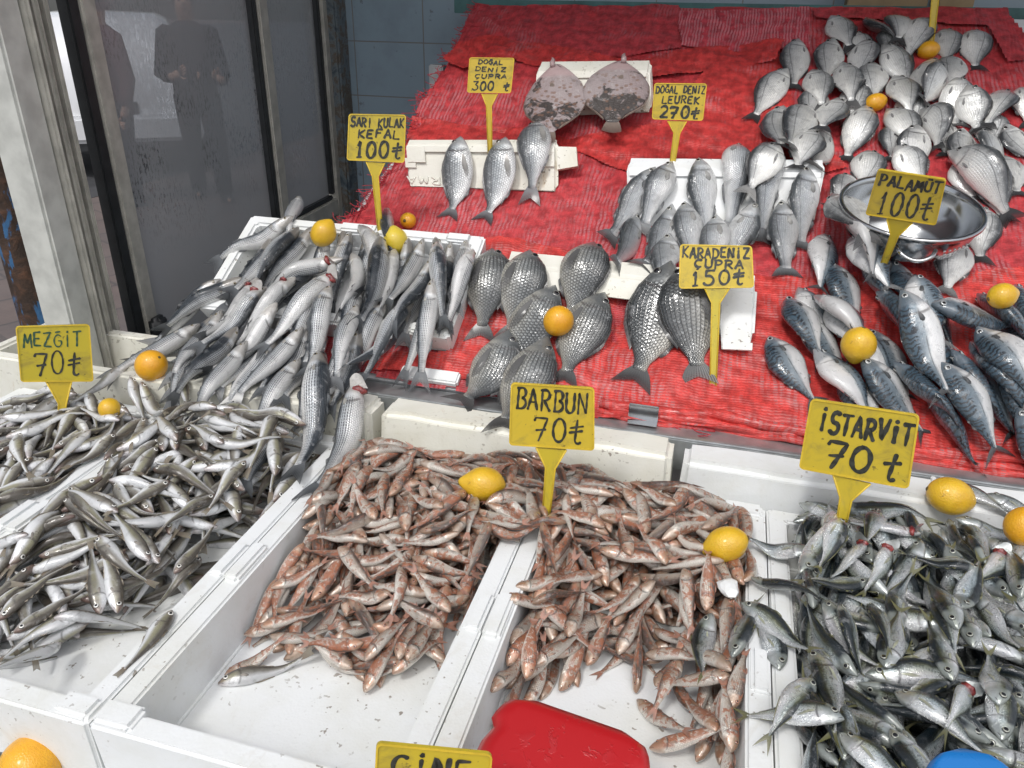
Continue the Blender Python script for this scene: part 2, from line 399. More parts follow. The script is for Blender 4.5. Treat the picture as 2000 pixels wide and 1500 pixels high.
    gz = t.M('MULTIPLY', t.M('MULTIPLY', t.smooth(v, .14, .34), t.smooth(v, .95, .70)), t.smooth(nbig, .25, .6))
    gl = t.M('MULTIPLY', t.smooth(t.M('ABSOLUTE', t.M('ADD', gx, t.M('MULTIPLY', t.M('SUBTRACT', nz, .5), .03))), .020, .003), gz)
    if kind != 'turbot': c = t.mix(t.M('MULTIPLY', gl, .62), c, (.05, .04, .04))
    mo = t.M('MULTIPLY', t.smooth(t.M('ABSOLUTE', t.M('SUBTRACT', v, t.M('ADD', .52, t.M('MULTIPLY', u, 2.2)))), .05, .02), t.smooth(u, .075, .055))
    c = t.mix(t.M('MULTIPLY', mo, .7), c, (.05, .04, .04))
    var = t.M('ADD', 1 - tint, t.M('MULTIPLY', r, 2 * tint))
    hsv = t.n('ShaderNodeHueSaturation'); t.setin(hsv.inputs['Value'], var); t.setin(hsv.inputs['Color'], c)
    t.set(col=hsv.outputs[0], metal=t.M('ADD', t.M('MULTIPLY', t.smooth(v, .05, .45), metal), t.M('MULTIPLY', glint, .35 if kind != 'turbot' else 0), clamp=True), coat=1.0 if kind != 'turbot' else .3, coatr=.05, spec=.5)
    t.setin(t.b.inputs['Roughness'], t.M('ADD', rough - .07, t.M('MULTIPLY', nz, .2)))
    sb = t.M('MULTIPLY', t.M('SUBTRACT', 1.0, sd_), bodyz)
    hgt = t.M('ADD', t.M('MULTIPLY', sb, (1.3 if sc > .3 else .5)), t.M('ADD', t.M('MULTIPLY', nz, .8), t.M('MULTIPLY', t.smooth(gx, -.012, .012), .0 if kind == 'turbot' else -.9)))
    fine = t.noise(p, 420, 3, .6); hgt = t.M('ADD', hgt, t.M('ADD', t.M('MULTIPLY', fine, .55), t.M('MULTIPLY', mot, 1.2))); b1_ = t.bump(hgt, .70, .0015 if sc < .4 else .0020); 
    b2_ = t.n('ShaderNodeBump'); t.link(t.M('ADD', t.M('ADD', t.M('MULTIPLY', mot, .7), t.M('MULTIPLY', t.noise(p, 190, 2, .5), .55)), t.M('MULTIPLY', sb, .4 if sc > .3 else .05)), b2_.inputs['Height']); b2_.inputs['Strength'].default_value = .40; b2_.inputs['Distance'].default_value = .0020; t.link(b2_.outputs[0], t.b.inputs['Coat Normal'])
    return t.m

def fin_mat(name, col, tip, trans=.25):
    t = NT(name); u, v = t.uv()
    rays = t.M('SINE', t.M('MULTIPLY', v, 2 * math.pi * 13))
    c = t.mix(t.smooth(u, .1, 1.0), col, tip)
    c = t.mix(t.M('MULTIPLY', t.smooth(rays, -.2, .8), .35), c, tuple(x * .4 for x in col))
    t.set(col=c, rough=.35, coat=.4, coatr=.15, alpha=t.M('SUBTRACT', 1.0, t.M('MULTIPLY', t.smooth(u, .3, 1.0), trans)))
    t.bump(rays, .3, .0006)
    return t.m

def eye_mat(name, iris, pupil=.50, rim=(.02, .02, .02)):
    t = NT(name); u, v = t.uv()
    c = t.ramp(u, [(0, (.006, .006, .007)), (pupil, (.008, .008, .01)), (pupil + .05, iris), (.86, iris), (.97, rim)])
    t.set(col=c, rough=.12, coat=1.0, coatr=.03, spec=.6)
    return t.m
GILL = NT('raw_red_gill'); _p = GILL.obj()
GILL.set(col=GILL.mix(GILL.smooth(GILL.noise(_p, 160, 3), .35, .7), (.10, .008, .010), (.32, .055, .05)), rough=.22, coat=.6, coatr=.08)
GILL.bump(GILL.noise(_p, 300, 2), .6, .002); GILL = GILL.m

MATS = {
 'mullet': (fish_mat('striped_grey_skin', (.018, .028, .040), (.60, .63, .66), (.84, .84, .83), 'mullet', .24, .38, .66, .28, .30, (52, 20), .55, (.34, .31, .27)), fin_mat('slate_fin', (.12, .13, .14), (.05, .055, .06)), eye_mat('amber_eye', (.32, .27, .17), .55)),
 'bass': (fish_mat('silver_grey_skin', (.055, .066, .075), (.46, .49, .52), (.82, .83, .83), 'bass', .20, .44, .68, .28, .30, (60, 24), .4, (.36, .37, .37)), fin_mat('dark_grey_fin', (.16, .17, .18), (.055, .058, .06)), eye_mat('silver_eye', (.36, .36, .32), .55)),
 'bream': (fish_mat('gilt_silver_skin', (.095, .105, .115), (.42, .45, .47), (.80, .81, .81), 'bream', .22, .48, .72, .28, .30, (36, 20), .75, (.36, .36, .36)), fin_mat('grey_fin', (.18, .18, .19), (.05, .05, .055)), eye_mat('golden_ringed_eye', (.26, .26, .24), .58)),
 'bream_dark': (fish_mat('dark_scaled_skin', (.030, .035, .038), (.17, .18, .18), (.50, .48, .42), 'bream_dark', .16, .45, .85, .22, .33, (32, 19), 1.25, (.13, .14, .145)), fin_mat('charcoal_fin', (.085, .085, .085), (.04, .04, .042)), eye_mat('dark_ringed_eye', (.14, .14, .13), .58)),
 'bream_pale': (fish_mat('pale_silver_skin', (.045, .050, .056), (.48, .49, .49), (.80, .80, .77), 'bream_pale', .17, .36, .60, .25, .30, (40, 22), .30, (.30, .30, .30)), fin_mat('black_fin', (.05, .052, .055), (.03, .03, .032)), eye_mat('dull_eye', (.24, .24, .23), .55)),
 'mackerel': (fish_mat('wavy_barred_skin', (.052, .098, .140), (.24, .29, .33), (.76, .76, .76), 'mackerel', .30, .48, .58, .22, .27, (80, 40), .12, (.16, .19, .22)), fin_mat('smoky_fin', (.07, .075, .08), (.03, .032, .035)), eye_mat('steel_eye', (.40, .42, .42), .50)),
 'whiting': (fish_mat('brown_grey_skin', (.085, .070, .052), (.34, .32, .28), (.80, .81, .82), 'whiting', .24, .48, .64, .18, .28, (80, 30), .12, None), fin_mat('olive_brown_fin', (.20, .16, .12), (.26, .23, .17)), eye_mat('white_ringed_eye', (.78, .77, .72), .50)),
 'red_mullet': (fish_mat('mottled_pink_skin', (.105, .064, .045), (.58, .47, .38), (.80, .74, .66), 'red_mullet', .22, .44, .72, .26, .30, (30, 14), .55, (.36, .23, .15)), fin_mat('rosy_fin', (.42, .20, .14), (.36, .20, .15)), eye_mat('reddish_eye', (.42, .20, .13), .42)),
 'scad': (fish_mat('green_backed_silver_skin', (.006, .015, .021), (.42, .49, .52), (.82, .85, .86), 'scad', .35, .46, .66, .60, .17, (70, 30), .2, (.34, .37, .34)), fin_mat('yellow_green_fin', (.13, .13, .075), (.17, .165, .06)), eye_mat('large_silver_eye', (.32, .33, .28), .60)),
 'turbot': (fish_mat('blotched_pink_skin', (.36, .29, .29), (.40, .34, .34), (.40, .34, .34), 'turbot', .3, .5, .7, .0, .42, (30, 14), 0, (.52, .36, .36)), fin_mat('speckled_brown_fin', (.24, .19, .16), (.16, .12, .10)), eye_mat('pale_eye', (.5, .45, .4))),
}

PECT = {k_: fin_mat('clear_fin_' + k_, c_, tuple(x * .8 for x in c_), .55) for k_, c_ in dict(mullet=(.34, .33, .30), bass=(.30, .30, .29), bream=(.34, .33, .31), bream_pale=(.24, .24, .24), whiting=(.34, .31, .27), red_mullet=(.50, .34, .26), scad=(.36, .37, .27), bream_dark=(.10, .10, .10)).items()}
# ---------------------------------------------------------------- fish: posing and building
def pose(S, sp, a, b, side=1, roll=0.0, bend=0.0, asp=1.0, sink=.22, stiff=.5, lift=0.0):
    """lay a fish from snout a to tail tip b (local u,v) on the height field; returns its spine and frames"""
    a, b = np.asarray(a, float), np.asarray(b, float); L = np.linalg.norm(b - a); K = 17; t = np.linspace(0, 1, K)
    d = (b - a) / L; n2 = np.array([-d[1], d[0]])
    c = a + np.outer(t, b - a) + np.outer(4 * t * (1 - t) * bend * L, n2)
    tg = np.gradient(c, axis=0); tg /= np.linalg.norm(tg, axis=1)[:, None]; pn = np.stack([-tg[:, 1], tg[:, 0]], 1)
    s = SPEC[sp]; u = np.minimum(t / s['body'], 1); k = L * asp
    hh = (prof(sp, 'top', u) + prof(sp, 'bot', u)) / 2 * k; kw = L * asp ** .30 * .92; wd = prof(sp, 'wid', u) * kw
    fin = np.clip((t - s['body']) / (1 - s['body']), 0, 1)
    hh = hh * (1 + fin * 1.2); wd = np.where(fin > 0, .006 * L, wd)
    tv = np.sqrt((hh * math.sin(roll)) ** 2 + (wd * math.cos(roll)) ** 2); tl = np.sqrt((hh * math.cos(roll)) ** 2 + (wd * math.sin(roll)) ** 2)
    q = np.linspace(-.85, .85, 7)
    pu = c[:, 0:1] + pn[:, 0:1] * q * tl[:, None]; pv = c[:, 1:2] + pn[:, 1:2] * q * tl[:, None]
    req = S.h(pu, pv) + tv[:, None] * np.sqrt(1 - q * q)
    zr = .6 * req.max(1) + .4 * req.mean(1)
    sl = t * L
    z = np.max(zr[None, :] - stiff * np.abs(sl[:, None] - sl[None, :]), axis=1)
    for _ in range(4):
        zz = z.copy(); zz[1:-1] = .25 * z[:-2] + .5 * z[1:-1] + .25 * z[2:]; zz[0] = .7 * z[0] + .3 * z[1]; z = zz
    z = z - sink * tv + lift
    return dict(S=S, sp=sp, c=c, z=z, t=t, L=L, k=k, kw=kw, pn=pn, tv=tv, tl=tl, side=side, roll=roll, q0=a, q1=b)
def stamp(ps, fid):
    S = ps['S']; n = max(20, int(ps['L'] / S.res * 1.4)); t = np.linspace(0, 1, n)
    I = lambda y: np.interp(t, ps['t'], y)
    tl = I(ps['tl']); m = max(5, int(tl.max() / S.res * 2.6)); q = np.linspace(-.97, .97, m)
    pu = I(ps['c'][:, 0])[:, None] + I(ps['pn'][:, 0])[:, None] * q * tl[:, None]
    pv = I(ps['c'][:, 1])[:, None] + I(ps['pn'][:, 1])[:, None] * q * tl[:, None]
    top = I(ps['z'])[:, None] + I(ps['tv'])[:, None] * np.sqrt(1 - q * q)
    i, j = S.idx(pu, pv); i, j, top = i.ravel(), j.ravel(), top.ravel()
    o = np.argsort(top); i, j, top = i[o], j[o], top[o]
    g = top > S.H[i, j]
    S.H[i[g], j[g]] = top[g]; S.ID[i[g], j[g]] = fid
    ps['cells'] = len(set(zip(i.tolist(), j.tolist())))

def frames(ps, tt):
    S = ps['S']; P0 = S.P(ps['c'][:, 0], ps['c'][:, 1], ps['z'])
    P = np.stack([np.interp(tt, ps['t'], P0[:, k]) for k in range(3)], 1)
    for _ in range(2):
        if len(P) > 4: P[1:-1] = .2 * P[:-2] + .6 * P[1:-1] + .2 * P[2:]
    T = np.gradient(P, axis=0); T /= np.linalg.norm(T, axis=1)[:, None]
    Dp = ps['side'] * np.cross(S.N[None], T); Dp /= np.linalg.norm(Dp, axis=1)[:, None]
    Np = np.cross(T, Dp) * ps['side']
    r = ps['roll']; D = math.cos(r) * Dp + math.sin(r) * Np; W = math.cos(r) * Np - math.sin(r) * Dp
    return P, T, D, W

def body_mesh(mb, ps, NS=18, NR=14):
    sp, k = ps['sp'], ps['k']; s = SPEC[sp]
    u = np.concatenate([np.linspace(0, .22, max(4, NS // 3)), np.linspace(.22, 1, NS - NS // 3)[1:]]); P, T, D, W = frames(ps, u * s['body'])
    top, bot, wd = prof(sp, 'top', u) * k, prof(sp, 'bot', u) * k, prof(sp, 'wid', u) * ps['kw']
    V, UV, F = [], [], []
    for i in range(len(u)):
        for j in range(NR):
            a = 2 * math.pi * j / NR; ca, sa = math.cos(a), math.sin(a)
            V.append(P[i] + D[i] * ((top[i] if ca > 0 else bot[i]) * ca) + W[i] * (wd[i] * math.copysign(abs(sa) ** .88, sa)))
            UV.append((u[i], abs(a if a <= math.pi else 2 * math.pi - a) / math.pi))
    for i in range(len(u) - 1):
        for j in range(NR):
            j2 = (j + 1) % NR
            F.append((i * NR + j, i * NR + j2, (i + 1) * NR + j2, (i + 1) * NR + j))
    n = len(V); V += [P[0] - T[0] * .004 * k, P[-1] + T[-1] * .006 * k]; UV += [(0, .5), (1, .5)]
    l = (len(u) - 1) * NR
    F += [(n, (j + 1) % NR, j) for j in range(NR)] + [(n + 1, l + j, l + (j + 1) % NR) for j in range(NR)]
    mb.add(V, F, UV)

def fish(ps, kind, name, label=None, cat='fish', group=None, full=True, gill=False, NS=18, NR=14):
    sp, k, s = ps['sp'], ps['k'], SPEC[ps['sp']]; skin, fin, eye = MATS[kind]
    mb = MB(); body_mesh(mb, ps, NS, NR)
    o = mb.build(name, skin, None, True, loc=ps['S'].P(*[np.array(x) for x in (ps['c'][8, 0], ps['c'][8, 1], ps['z'][8])]))
    tag(o, label, cat, group)
    up = 1 if math.cos(ps['roll']) >= 0 else -1
    # tail fin: forked fan with a little sweep
    tl_, span, fork = s['tail']; L = ps['L']; span = span * k
    P, T, D, W = frames(ps, np.linspace(s['body'] - .03, 1.0, 6)); ped = prof(sp, 'top', 1.0) * k
    V, F, UV = [], [], []; nj, ni = 9, 5
    wav = RNG.uniform(-1, 1, 3) * .012 * L; fold = RNG.uniform(.6, 1.0) if NS < 24 else RNG.uniform(.85, 1.12)
    for i in range(ni):
        f = i / (ni - 1)
        for j in range(nj):
            y = j / (nj - 1) * 2 - 1
            ln = (1 - fork) + fork * abs(y) ** 1.1 if fork >= 0 else 1 + fork * abs(y) ** 2
            g = (s['body'] - .02 + (1 - s['body'] + .02) * f * ln - (s['body'] - .03)) / (1.03 - s['body'])
            x = min(max(g, 0), 1) * 5; a = int(min(x, 4)); r_ = x - a
            Pi = P[a] * (1 - r_) + P[a + 1] * r_
            half = ped * (1 - f) + span * fold * f ** .8
            V.append(Pi + D[a] * half * y + W[a] * (f * f * (wav[0] * y + wav[1] * y * y + wav[2] * .5) + .0012 * up))
            UV.append((f, j / (nj - 1)))
    F = [(i * nj + j, i * nj + j + 1, (i + 1) * nj + j + 1, (i + 1) * nj + j) for i in range(ni - 1) for j in range(nj - 1)]
    MB().add(V, F, UV).build('tail_fin', fin, o, True)
    # eyes: only where the head shows them
    if s['eye'] and not (gill and full == 'belly'):
        eu, ea, er = s['eye']; P, T, D, W = frames(ps, np.array([0, eu, eu + .05, .3]) * s['body'])
        sides = [1, -1] if abs(math.sin(ps['roll'])) > .75 else [up]
        for sg in sides:
            a = R(ea); top, wd = prof(sp, 'top', eu) * k, prof(sp, 'wid', eu) * ps['kw']; 
            ct = P[1] + D[1] * top * math.cos(a) + W[1] * sg * wd * math.sin(a) ** .88
            nrm = unit(D[1] * math.cos(a) / max(top, 1e-5) + W[1] * sg * math.sin(a) / max(wd, 1e-5)); er_ = er * k
            x = unit(np.cross(nrm, D[1])); y = np.cross(nrm, x); V, UV, F = [ct + nrm * er_ * .32], [(0, .5)], []
            m = 12
            for ri, (rr, hz) in enumerate(((.35, .30), (.6, .25), (.85, .14), (1.0, -.02), (1.02, -.3))):
                for q in range(m):
                    tt = 2 * math.pi * q / m
                    V.append(ct + er_ * (rr * (x * math.cos(tt) + y * math.sin(tt)) + nrm * hz)); UV.append((min(rr, 1.0), .5))
            F = [(0, 1 + q, 1 + (q + 1) % m) for q in range(m)] + [(1 + r_ * m + q, 1 + (r_ + 1) * m + q, 1 + (r_ + 1) * m + (q + 1) % m, 1 + r_ * m + (q + 1) % m) for r_ in range(4) for q in range(m)]
            MB().add(V, F, UV).build('eye', eye, o, True)
    if full:
        def strip(u0, u1, h, sgn, nm):
            n = 8; uu = np.linspace(u0, u1, n); P, T, D, W = frames(ps, uu * s['body']); V, UV = [], []
            pr = prof(sp, 'top' if sgn > 0 else 'bot', uu) * k; ph = RNG.uniform(0, 6)
            for i in range(n):
                e = math.sin(math.pi * min(1, (i + .6) / (n - .2))) ** .5 * (1 - .35 * i / n); b = P[i] + D[i] * sgn * pr[i] * .96
                lay = W[i] * up * .22 * h * k * math.sin(i * 1.3 + ph)
                V += [b, b + D[i] * sgn * h * k * e * .45 * (1 if sp == 'turbot' else .8) + T[i] * h * k * .45 + lay]; UV += [(0, i / n), (1, i / n)]
            F = [(2 * i, 2 * i + 1, 2 * i + 3, 2 * i + 2) for i in range(n - 1)]
            MB().add(V, F, UV).build(nm, fin, o, True)
        for (u0, u1, h) in s['dorsal']: strip(u0, u1, h, 1, 'dorsal_fin')
        strip(*s['anal'], -1, 'anal_fin')
        pu, pa, pl, pw = s['pect']
        if kind == 'bream_pale': pl, pw = pl * .45, pw * .45
        P, T, D, W = frames(ps, np.array([pu - .05, pu, pu + .1, pu + .2]) * s['body']); a = R(pa)
        rad = prof(sp, 'top' if pa < 90 else 'bot', pu) * k
        for sg in ([1, -1] if abs(math.sin(ps['roll'])) > .75 else [up]):
            wd = prof(sp, 'wid', pu) * ps['kw']
            b = P[1] + D[1] * rad * math.cos(a) + W[1] * sg * wd * math.sin(a)
            V, UV = [], []
            dn = unit(T[1] - D[1] * .22); cr = unit(np.cross(dn, W[1] * sg))
            for i in range(4):
                f = i / 3
                for j in range(5):
                    y = j / 4 * 2 - 1
                    V.append(b + dn * pl * k * f * (1 - .25 * y * y) + cr * pw * k * y * (.35 + .65 * math.sin(min(1, f * 1.2) * 1.6)) + W[1] * sg * (.003 * k + .03 * k * f * (1 - .5 * f)) - W[1] * sg * .035 * k * f * f)
                    UV.append((f, j / 4))
            F = [(i * 5 + j, i * 5 + j + 1, (i + 1) * 5 + j + 1, (i + 1) * 5 + j) for i in range(3) for j in range(4)]
            MB().add(V, F, UV).build('pectoral_fin', PECT.get(kind, fin), o, True)
    if sp == 'turbot':
        P, T, D, W = frames(ps, np.array([0, .06, .12, .2])); b = P[0] + D[0] * .05 * k + W[0] * up * .01
        MB().tube([b + T[0] * .07 * k, b, b - T[0] * .055 * k - D[0] * .01 * k, b - T[0] * .10 * k + D[0] * .004 * k], [.030 * k, .032 * k, .022 * k, .006 * k], 10).build('jaw', skin, o, True)
    if gill:
        # torn-open throat: red gill mass and the lifted gill cover
        P, T, D, W = frames(ps, np.array([.0, .09, .15, .2]) * s['body'])
        ct = P[2] - D[2] * prof(sp, 'bot', .15) * k * .55 + W[2] * up * prof(sp, 'wid', .15) * ps['kw'] * .45
        m = MB(); ax = [unit(T[2] * .8 - D[2] * .3), unit(np.cross(W[2], T[2])), W[2]]
        V, F = [], []
        for i in range(7):
            th = math.pi * i / 6
            for j in range(10):
                p_ = 2 * math.pi * j / 10; rr = 1 + .18 * math.sin(3 * p_ + i)
                V.append(ct + k * rr * (ax[0] * .034 * math.cos(th) + ax[1] * .066 * math.sin(th) * math.cos(p_) + ax[2] * .050 * math.sin(th) * math.sin(p_)))
        F = [(i * 10 + j, i * 10 + (j + 1) % 10, (i + 1) * 10 + (j + 1) % 10, (i + 1) * 10 + j) for i in range(6) for j in range(10)]
        m.add(V, F).build('gill', GILL, o, True)
        V, UV = [], []
        for i in range(5):
            for j in range(6):
                f = i / 4; y = j / 5 * 2 - 1
                V.append(ct - T[2] * k * (.022 + .070 * f * (1 - .4 * y * y)) + ax[1] * .068 * k * y * (1 - .3 * f) + W[2] * up * k * (.014 + .085 * f - .02 * y * y))
                UV.append((.05 + .1 * f, .8))
        F = [(i * 6 + j, i * 6 + j + 1, (i + 1) * 6 + j + 1, (i + 1) * 6 + j) for i in range(4) for j in range(5)]
        MB().add(V, F, UV).build('gill_cover', skin, o, True)
    return o

def heap(S, sp, region, target, asp, Ls, rolls, ang, fid0, tol=.010, tries=6000, fails=250, seed=1):
    """pile fish one by one on S inside region(u,v)->bool until the pile reaches target(u,v)"""
    rg = np.random.RandomState(seed); out = []; bad = 0
    GU, GV = np.meshgrid(S.gu, S.gv); Tm = target(GU, GV); ok = region(GU, GV)
    for it in range(tries):
        need = np.where(ok, Tm - S.H, -1); cand = np.argwhere(need > .008)
        if len(cand) == 0 or bad > fails: break
        wts = need[cand[:, 0], cand[:, 1]] ** 1.5
        i, j = cand[rg.choice(len(cand), p=wts / wts.sum())]
        L = rg.uniform(*Ls); th = ang(S.gu[j], S.gv[i], rg); d = np.array([math.cos(th), math.sin(th)]); c = np.array([S.gu[j], S.gv[i]])
        a, b = c - d * L * .5, c + d * L * .5
        if not (region(*a) and region(*b) and region(*(c + .25 * L * d)) and region(*(c - .25 * L * d))): bad += 1; continue
        x = rg.rand(); roll = R(rg.choice(rolls)) + rg.normal(0, .25)
        ps = pose(S, sp, a, b, rg.choice([-1, 1]), roll, rg.normal(0, .095), asp, .30)
        if ps['z'].mean() > target(np.array(c[0]), np.array(c[1])) + tol: bad += 1; continue
        ps['fid'] = fid0 + len(out); stamp(ps, ps['fid']); out.append(ps); bad = 0
    return out
# ================================================================ setting
TH = R(30); SI = Surf((0, 1.42, .85), (1, 0, 0), (0, math.cos(TH), math.sin(TH)), -1.45, 1.30, -.95, 1.75)
SF = Surf((0, 0, .70), (1, 0, 0), (0, 1, 0), -1.62, .62, .45, 1.37)
NI = SI.N
def vnoise(x, y, seed, octv=4, f0=6.0):
    rg = np.random.RandomState(seed); z = 0; a = 1.0
    for o in range(octv):
        for _ in range(4):
            th = rg.uniform(0, 6.28); ph = rg.uniform(0, 6.28); f = f0 * 2 ** o * rg.uniform(.7, 1.4)
            z = z + a * .5 * np.sin(f * (x * math.cos(th) + y * math.sin(th)) + ph)
        a *= .55
    return z

# ---- pavement outside and shop floor
t = NT('pavement_blocks'); p = t.geo(); mp = t.n('ShaderNodeMapping'); t.link(p, mp.inputs[0]); mp.inputs['Rotation'].default_value[2] = R(24)
bk = t.n('ShaderNodeTexBrick'); t.link(mp.outputs[0], bk.inputs['Vector']); bk.inputs['Scale'].default_value = 1.0
bk.inputs['Color1'].default_value = (.105, .085, .080, 1); bk.inputs['Color2'].default_value = (.15, .105, .090, 1); bk.inputs['Mortar'].default_value = (.045, .042, .04, 1)
bk.inputs['Mortar Size'].default_value = .012; bk.inputs['Brick Width'].default_value = .42; bk.inputs['Row Height'].default_value = .40
c = t.mix(.5, bk.outputs[0], t.ramp(t.noise(p, 6, 5), [(.3, (.08, .07, .07)), (.7, (.17, .14, .13))])); t.set(col=c, rough=.5)
t.setin(t.b.inputs['Roughness'], t.M('ADD', .35, t.M('MULTIPLY', t.noise(p, 3, 3), .5))); t.bump(t.noise(p, 40, 4), .3, .004)
g = MB().add([(-60, -40, 0), (60, -40, 0), (60, 80, 0), (-60, 80, 0)], [(0, 1, 2, 3)]).build('ground', t.m, None, loc=(0, 0, 0)); tag(g, kind='structure')
ASPH = simple('wet_asphalt', (.055, .056, .060), .55, 0, .2, 9, .3, .004)
g = MB().box((-25.5, 30, -.046), (20, 60, .05)).build('road', ASPH, None, loc=(-25.5, 30, 0)); tag(g, kind='structure')

# ---- tiled wall behind the stall
t = NT('blue_grey_wall_tiles'); p = t.obj(); sp_ = t.n('ShaderNodeSeparateXYZ'); t.link(t.geo(), sp_.inputs[0])
bk = t.n('ShaderNodeTexBrick', offset=0.0, offset_frequency=1); t.link(t.comb(t.M('ADD', sp_.outputs[0], 1.183), t.M('ADD', sp_.outputs[2], -.078), 0), bk.inputs['Vector'])
bk.inputs['Color1'].default_value = (.25, .335, .40, 1); bk.inputs['Color2'].default_value = (.265, .345, .41, 1); bk.inputs['Mortar'].default_value = (.20, .195, .18, 1)
bk.inputs['Scale'].default_value = 1.0; bk.inputs['Brick Width'].default_value = .29; bk.inputs['Row Height'].default_value = .20; bk.inputs['Mortar Size'].default_value = .0025; bk.inputs['Mortar Smooth'].default_value = .3
c = t.mix(t.M('MULTIPLY', t.smooth(t.noise(p, 9, 5, .65), .45, .7), .4), bk.outputs[0], (.19, .24, .29))
c = t.mix(t.M('MULTIPLY', t.smooth(t.noise(p, 30, 3), .66, .74), .5), c, (.07, .06, .05))
t.set(col=c, rough=.28, spec=.5, coat=.3); t.bump(t.M('MULTIPLY', bk.outputs[1], -1.0), .4, .003); TILE = t.m
TEAL = simple('teal_painted_metal', (.05, .13, .13), .5, .1, .3, 12, .1)
wl = MB().box((.1, 3.10, 1.5), (1.72, .09, 1.5), bev=.01).build('tiled_wall', TILE, None); tag(wl, 'blue grey tiled wall behind the fish display', 'wall')
# peeling column between glazing and tiles
t = NT('peeling_paint'); p = t.obj(); nz = t.noise(p, 14, 6, .7, .6)
t.set(col=t.ramp(nz, [(.38, (.05, .07, .085)), (.48, (.14, .17, .19)), (.56, (.10, .075, .05)), (.7, (.20, .22, .23))]), rough=.6); t.bump(nz, .6, .006); PEEL = t.m
cl = MB().box((-1.545, 2.975, 1.5), (.045, .05, 1.5), bev=.008).build('column', PEEL, None); tag(cl, 'narrow peeling blue column between the glass and the tiled wall', 'column')

# ---- awning added unseen over the stall: it keeps the sky off the back of the display
AWN = simple('skyshade_cloth', (.50, .51, .53), .9, 0, .1, 8, .1)
aw = empty('skyshade', (0, 2.0, 2.5)); aw['_o'] = [0, 2.0, 2.5]; tag(aw, 'pale cloth awning added unseen above the fish display to keep the sky off', 'skyshade')
MB().prism([(-1.9, 1.75, 2.52), (2.0, 1.75, 2.52), (2.0, 3.01, 2.72), (-1.9, 3.01, 2.72)], (0, 0, .012)).build('cloth', AWN, aw)
MB().box((.05, 1.74, 2.53), (1.97, .015, .02), bev=.004).build('front_bar', FRAME_G, aw)
# ---- glazed side screen: runs along direction GD from the far corner GP
GP = np.array([-1.572, 3.0, 0]); _a = R(4); GD = np.array([-math.sin(_a), math.cos(_a), 0]); GN = np.array([GD[1], -GD[0], 0]); GAX = np.array([GD, GN, [0, 0, 1.0]])
def gs(px, py): return (on_plane(px, py, GP, GN) - GP) @ GD
def gbar(mb, s0, s1, z0, z1, d0=-.02, d1=.02, bev=.004):
    mb.box(GP + GD * (s0 + s1) / 2 + GN * (d0 + d1) / 2 + np.array([0, 0, (z0 + z1) / 2]), ((s1 - s0) / 2, (d1 - d0) / 2, (z1 - z0) / 2), GAX, bev); return mb
t = NT('steamed_dark_glass'); p = t.geo(); s3 = t.n('ShaderNodeSeparateXYZ'); t.link(p, s3.inputs[0])
tr = t.n('ShaderNodeBsdfTransparent'); tr.inputs[0].default_value = (.50, .52, .55, 1)
mpv = t.n('ShaderNodeMapping'); t.link(p, mpv.inputs[0]); mpv.inputs['Scale'].default_value = (1, 1, .35)
band = t.M('MULTIPLY', t.smooth(s3.outputs[2], .92, 1.10), t.smooth(s3.outputs[2], 1.9, 1.25))
drop = t.M('MULTIPLY', t.smooth(t.noise(mpv.outputs[0], 150, 4, .7), .50, .60), t.M('MULTIPLY', band, t.smooth(t.noise(p, 5, 3), .35, .6)))
fog = t.M('ADD', .60, t.M('ADD', t.M('MULTIPLY', t.noise(mpv.outputs[0], 6, 4), .16), t.M('MULTIPLY', t.smooth(s3.outputs[2], 1.15, .85), .22)))
fog = t.M('SUBTRACT', fog, t.M('MULTIPLY', drop, .42), clamp=True)
gl_ = t.n('ShaderNodeBsdfGlossy'); gl_.inputs['Roughness'].default_value = .04; gl_.inputs[0].default_value = (.9, .92, .95, 1)
df = t.n('ShaderNodeBsdfDiffuse'); df.inputs[0].default_value = (.40, .415, .435, 1)
m1 = t.n('ShaderNodeMixShader'); t.link(fog, m1.inputs[0]); t.link(tr.outputs[0], m1.inputs[1]); t.link(df.outputs[0], m1.inputs[2])
lw = t.n('ShaderNodeFresnel'); lw.inputs[0].default_value = 1.45
m2 = t.n('ShaderNodeMixShader'); t.link(lw.outputs[0], m2.inputs[0]); t.link(m1.outputs[0], m2.inputs[1]); t.link(gl_.outputs[0], m2.inputs[2]); t.link(m2.outputs[0], t.out.inputs[0]); GLASS = t.m

s_post0, s_post1 = gs(78, 500), gs(188, 500); s_d0, s_d1, s_d2 = gs(226, 500), gs(246, 500), gs(271, 500)
s_m0, s_m1, s_m2 = gs(479, 0), gs(488, 0), gs(505, 0); s_e0, s_e1, s_e2 = gs(609, 0), gs(614, 0), -.012
gz = empty('glass_screen', GP + GD * -1.0); gz['_o'] = list(map(float, GP + GD * -1.0)); tag(gz, 'dark steamed sliding glass screen in aluminium frames beside the stall', 'glass screen')
m = MB(); gbar(m, s_d1, s_d2, .12, 2.5, -.022, .022); m.build('door_frame', FRAME_G, gz)
m = MB(); gbar(m, s_d0, s_d1 - .001, .12, 2.5, -.016, .016); m.build('edge_gasket', RUBBER, gz)
m = MB(); gbar(m, s_m1, s_m2, .12, 2.5, -.012, .030); m.build('mullion', FRAME_G, gz)
m = MB(); gbar(m, s_m0, s_m1 - .001, .12, 2.5, -.010, .022); m.build('mullion_gasket', RUBBER, gz)
m = MB(); gbar(m, s_e1, s_e2, .12, 2.5, -.03, .03); m.build('end_frame', FRAME_G, gz)
m = MB(); gbar(m, s_e0, s_e1 - .001, .905, 2.5, -.008, .020); m.build('end_gasket', RUBBER, gz)
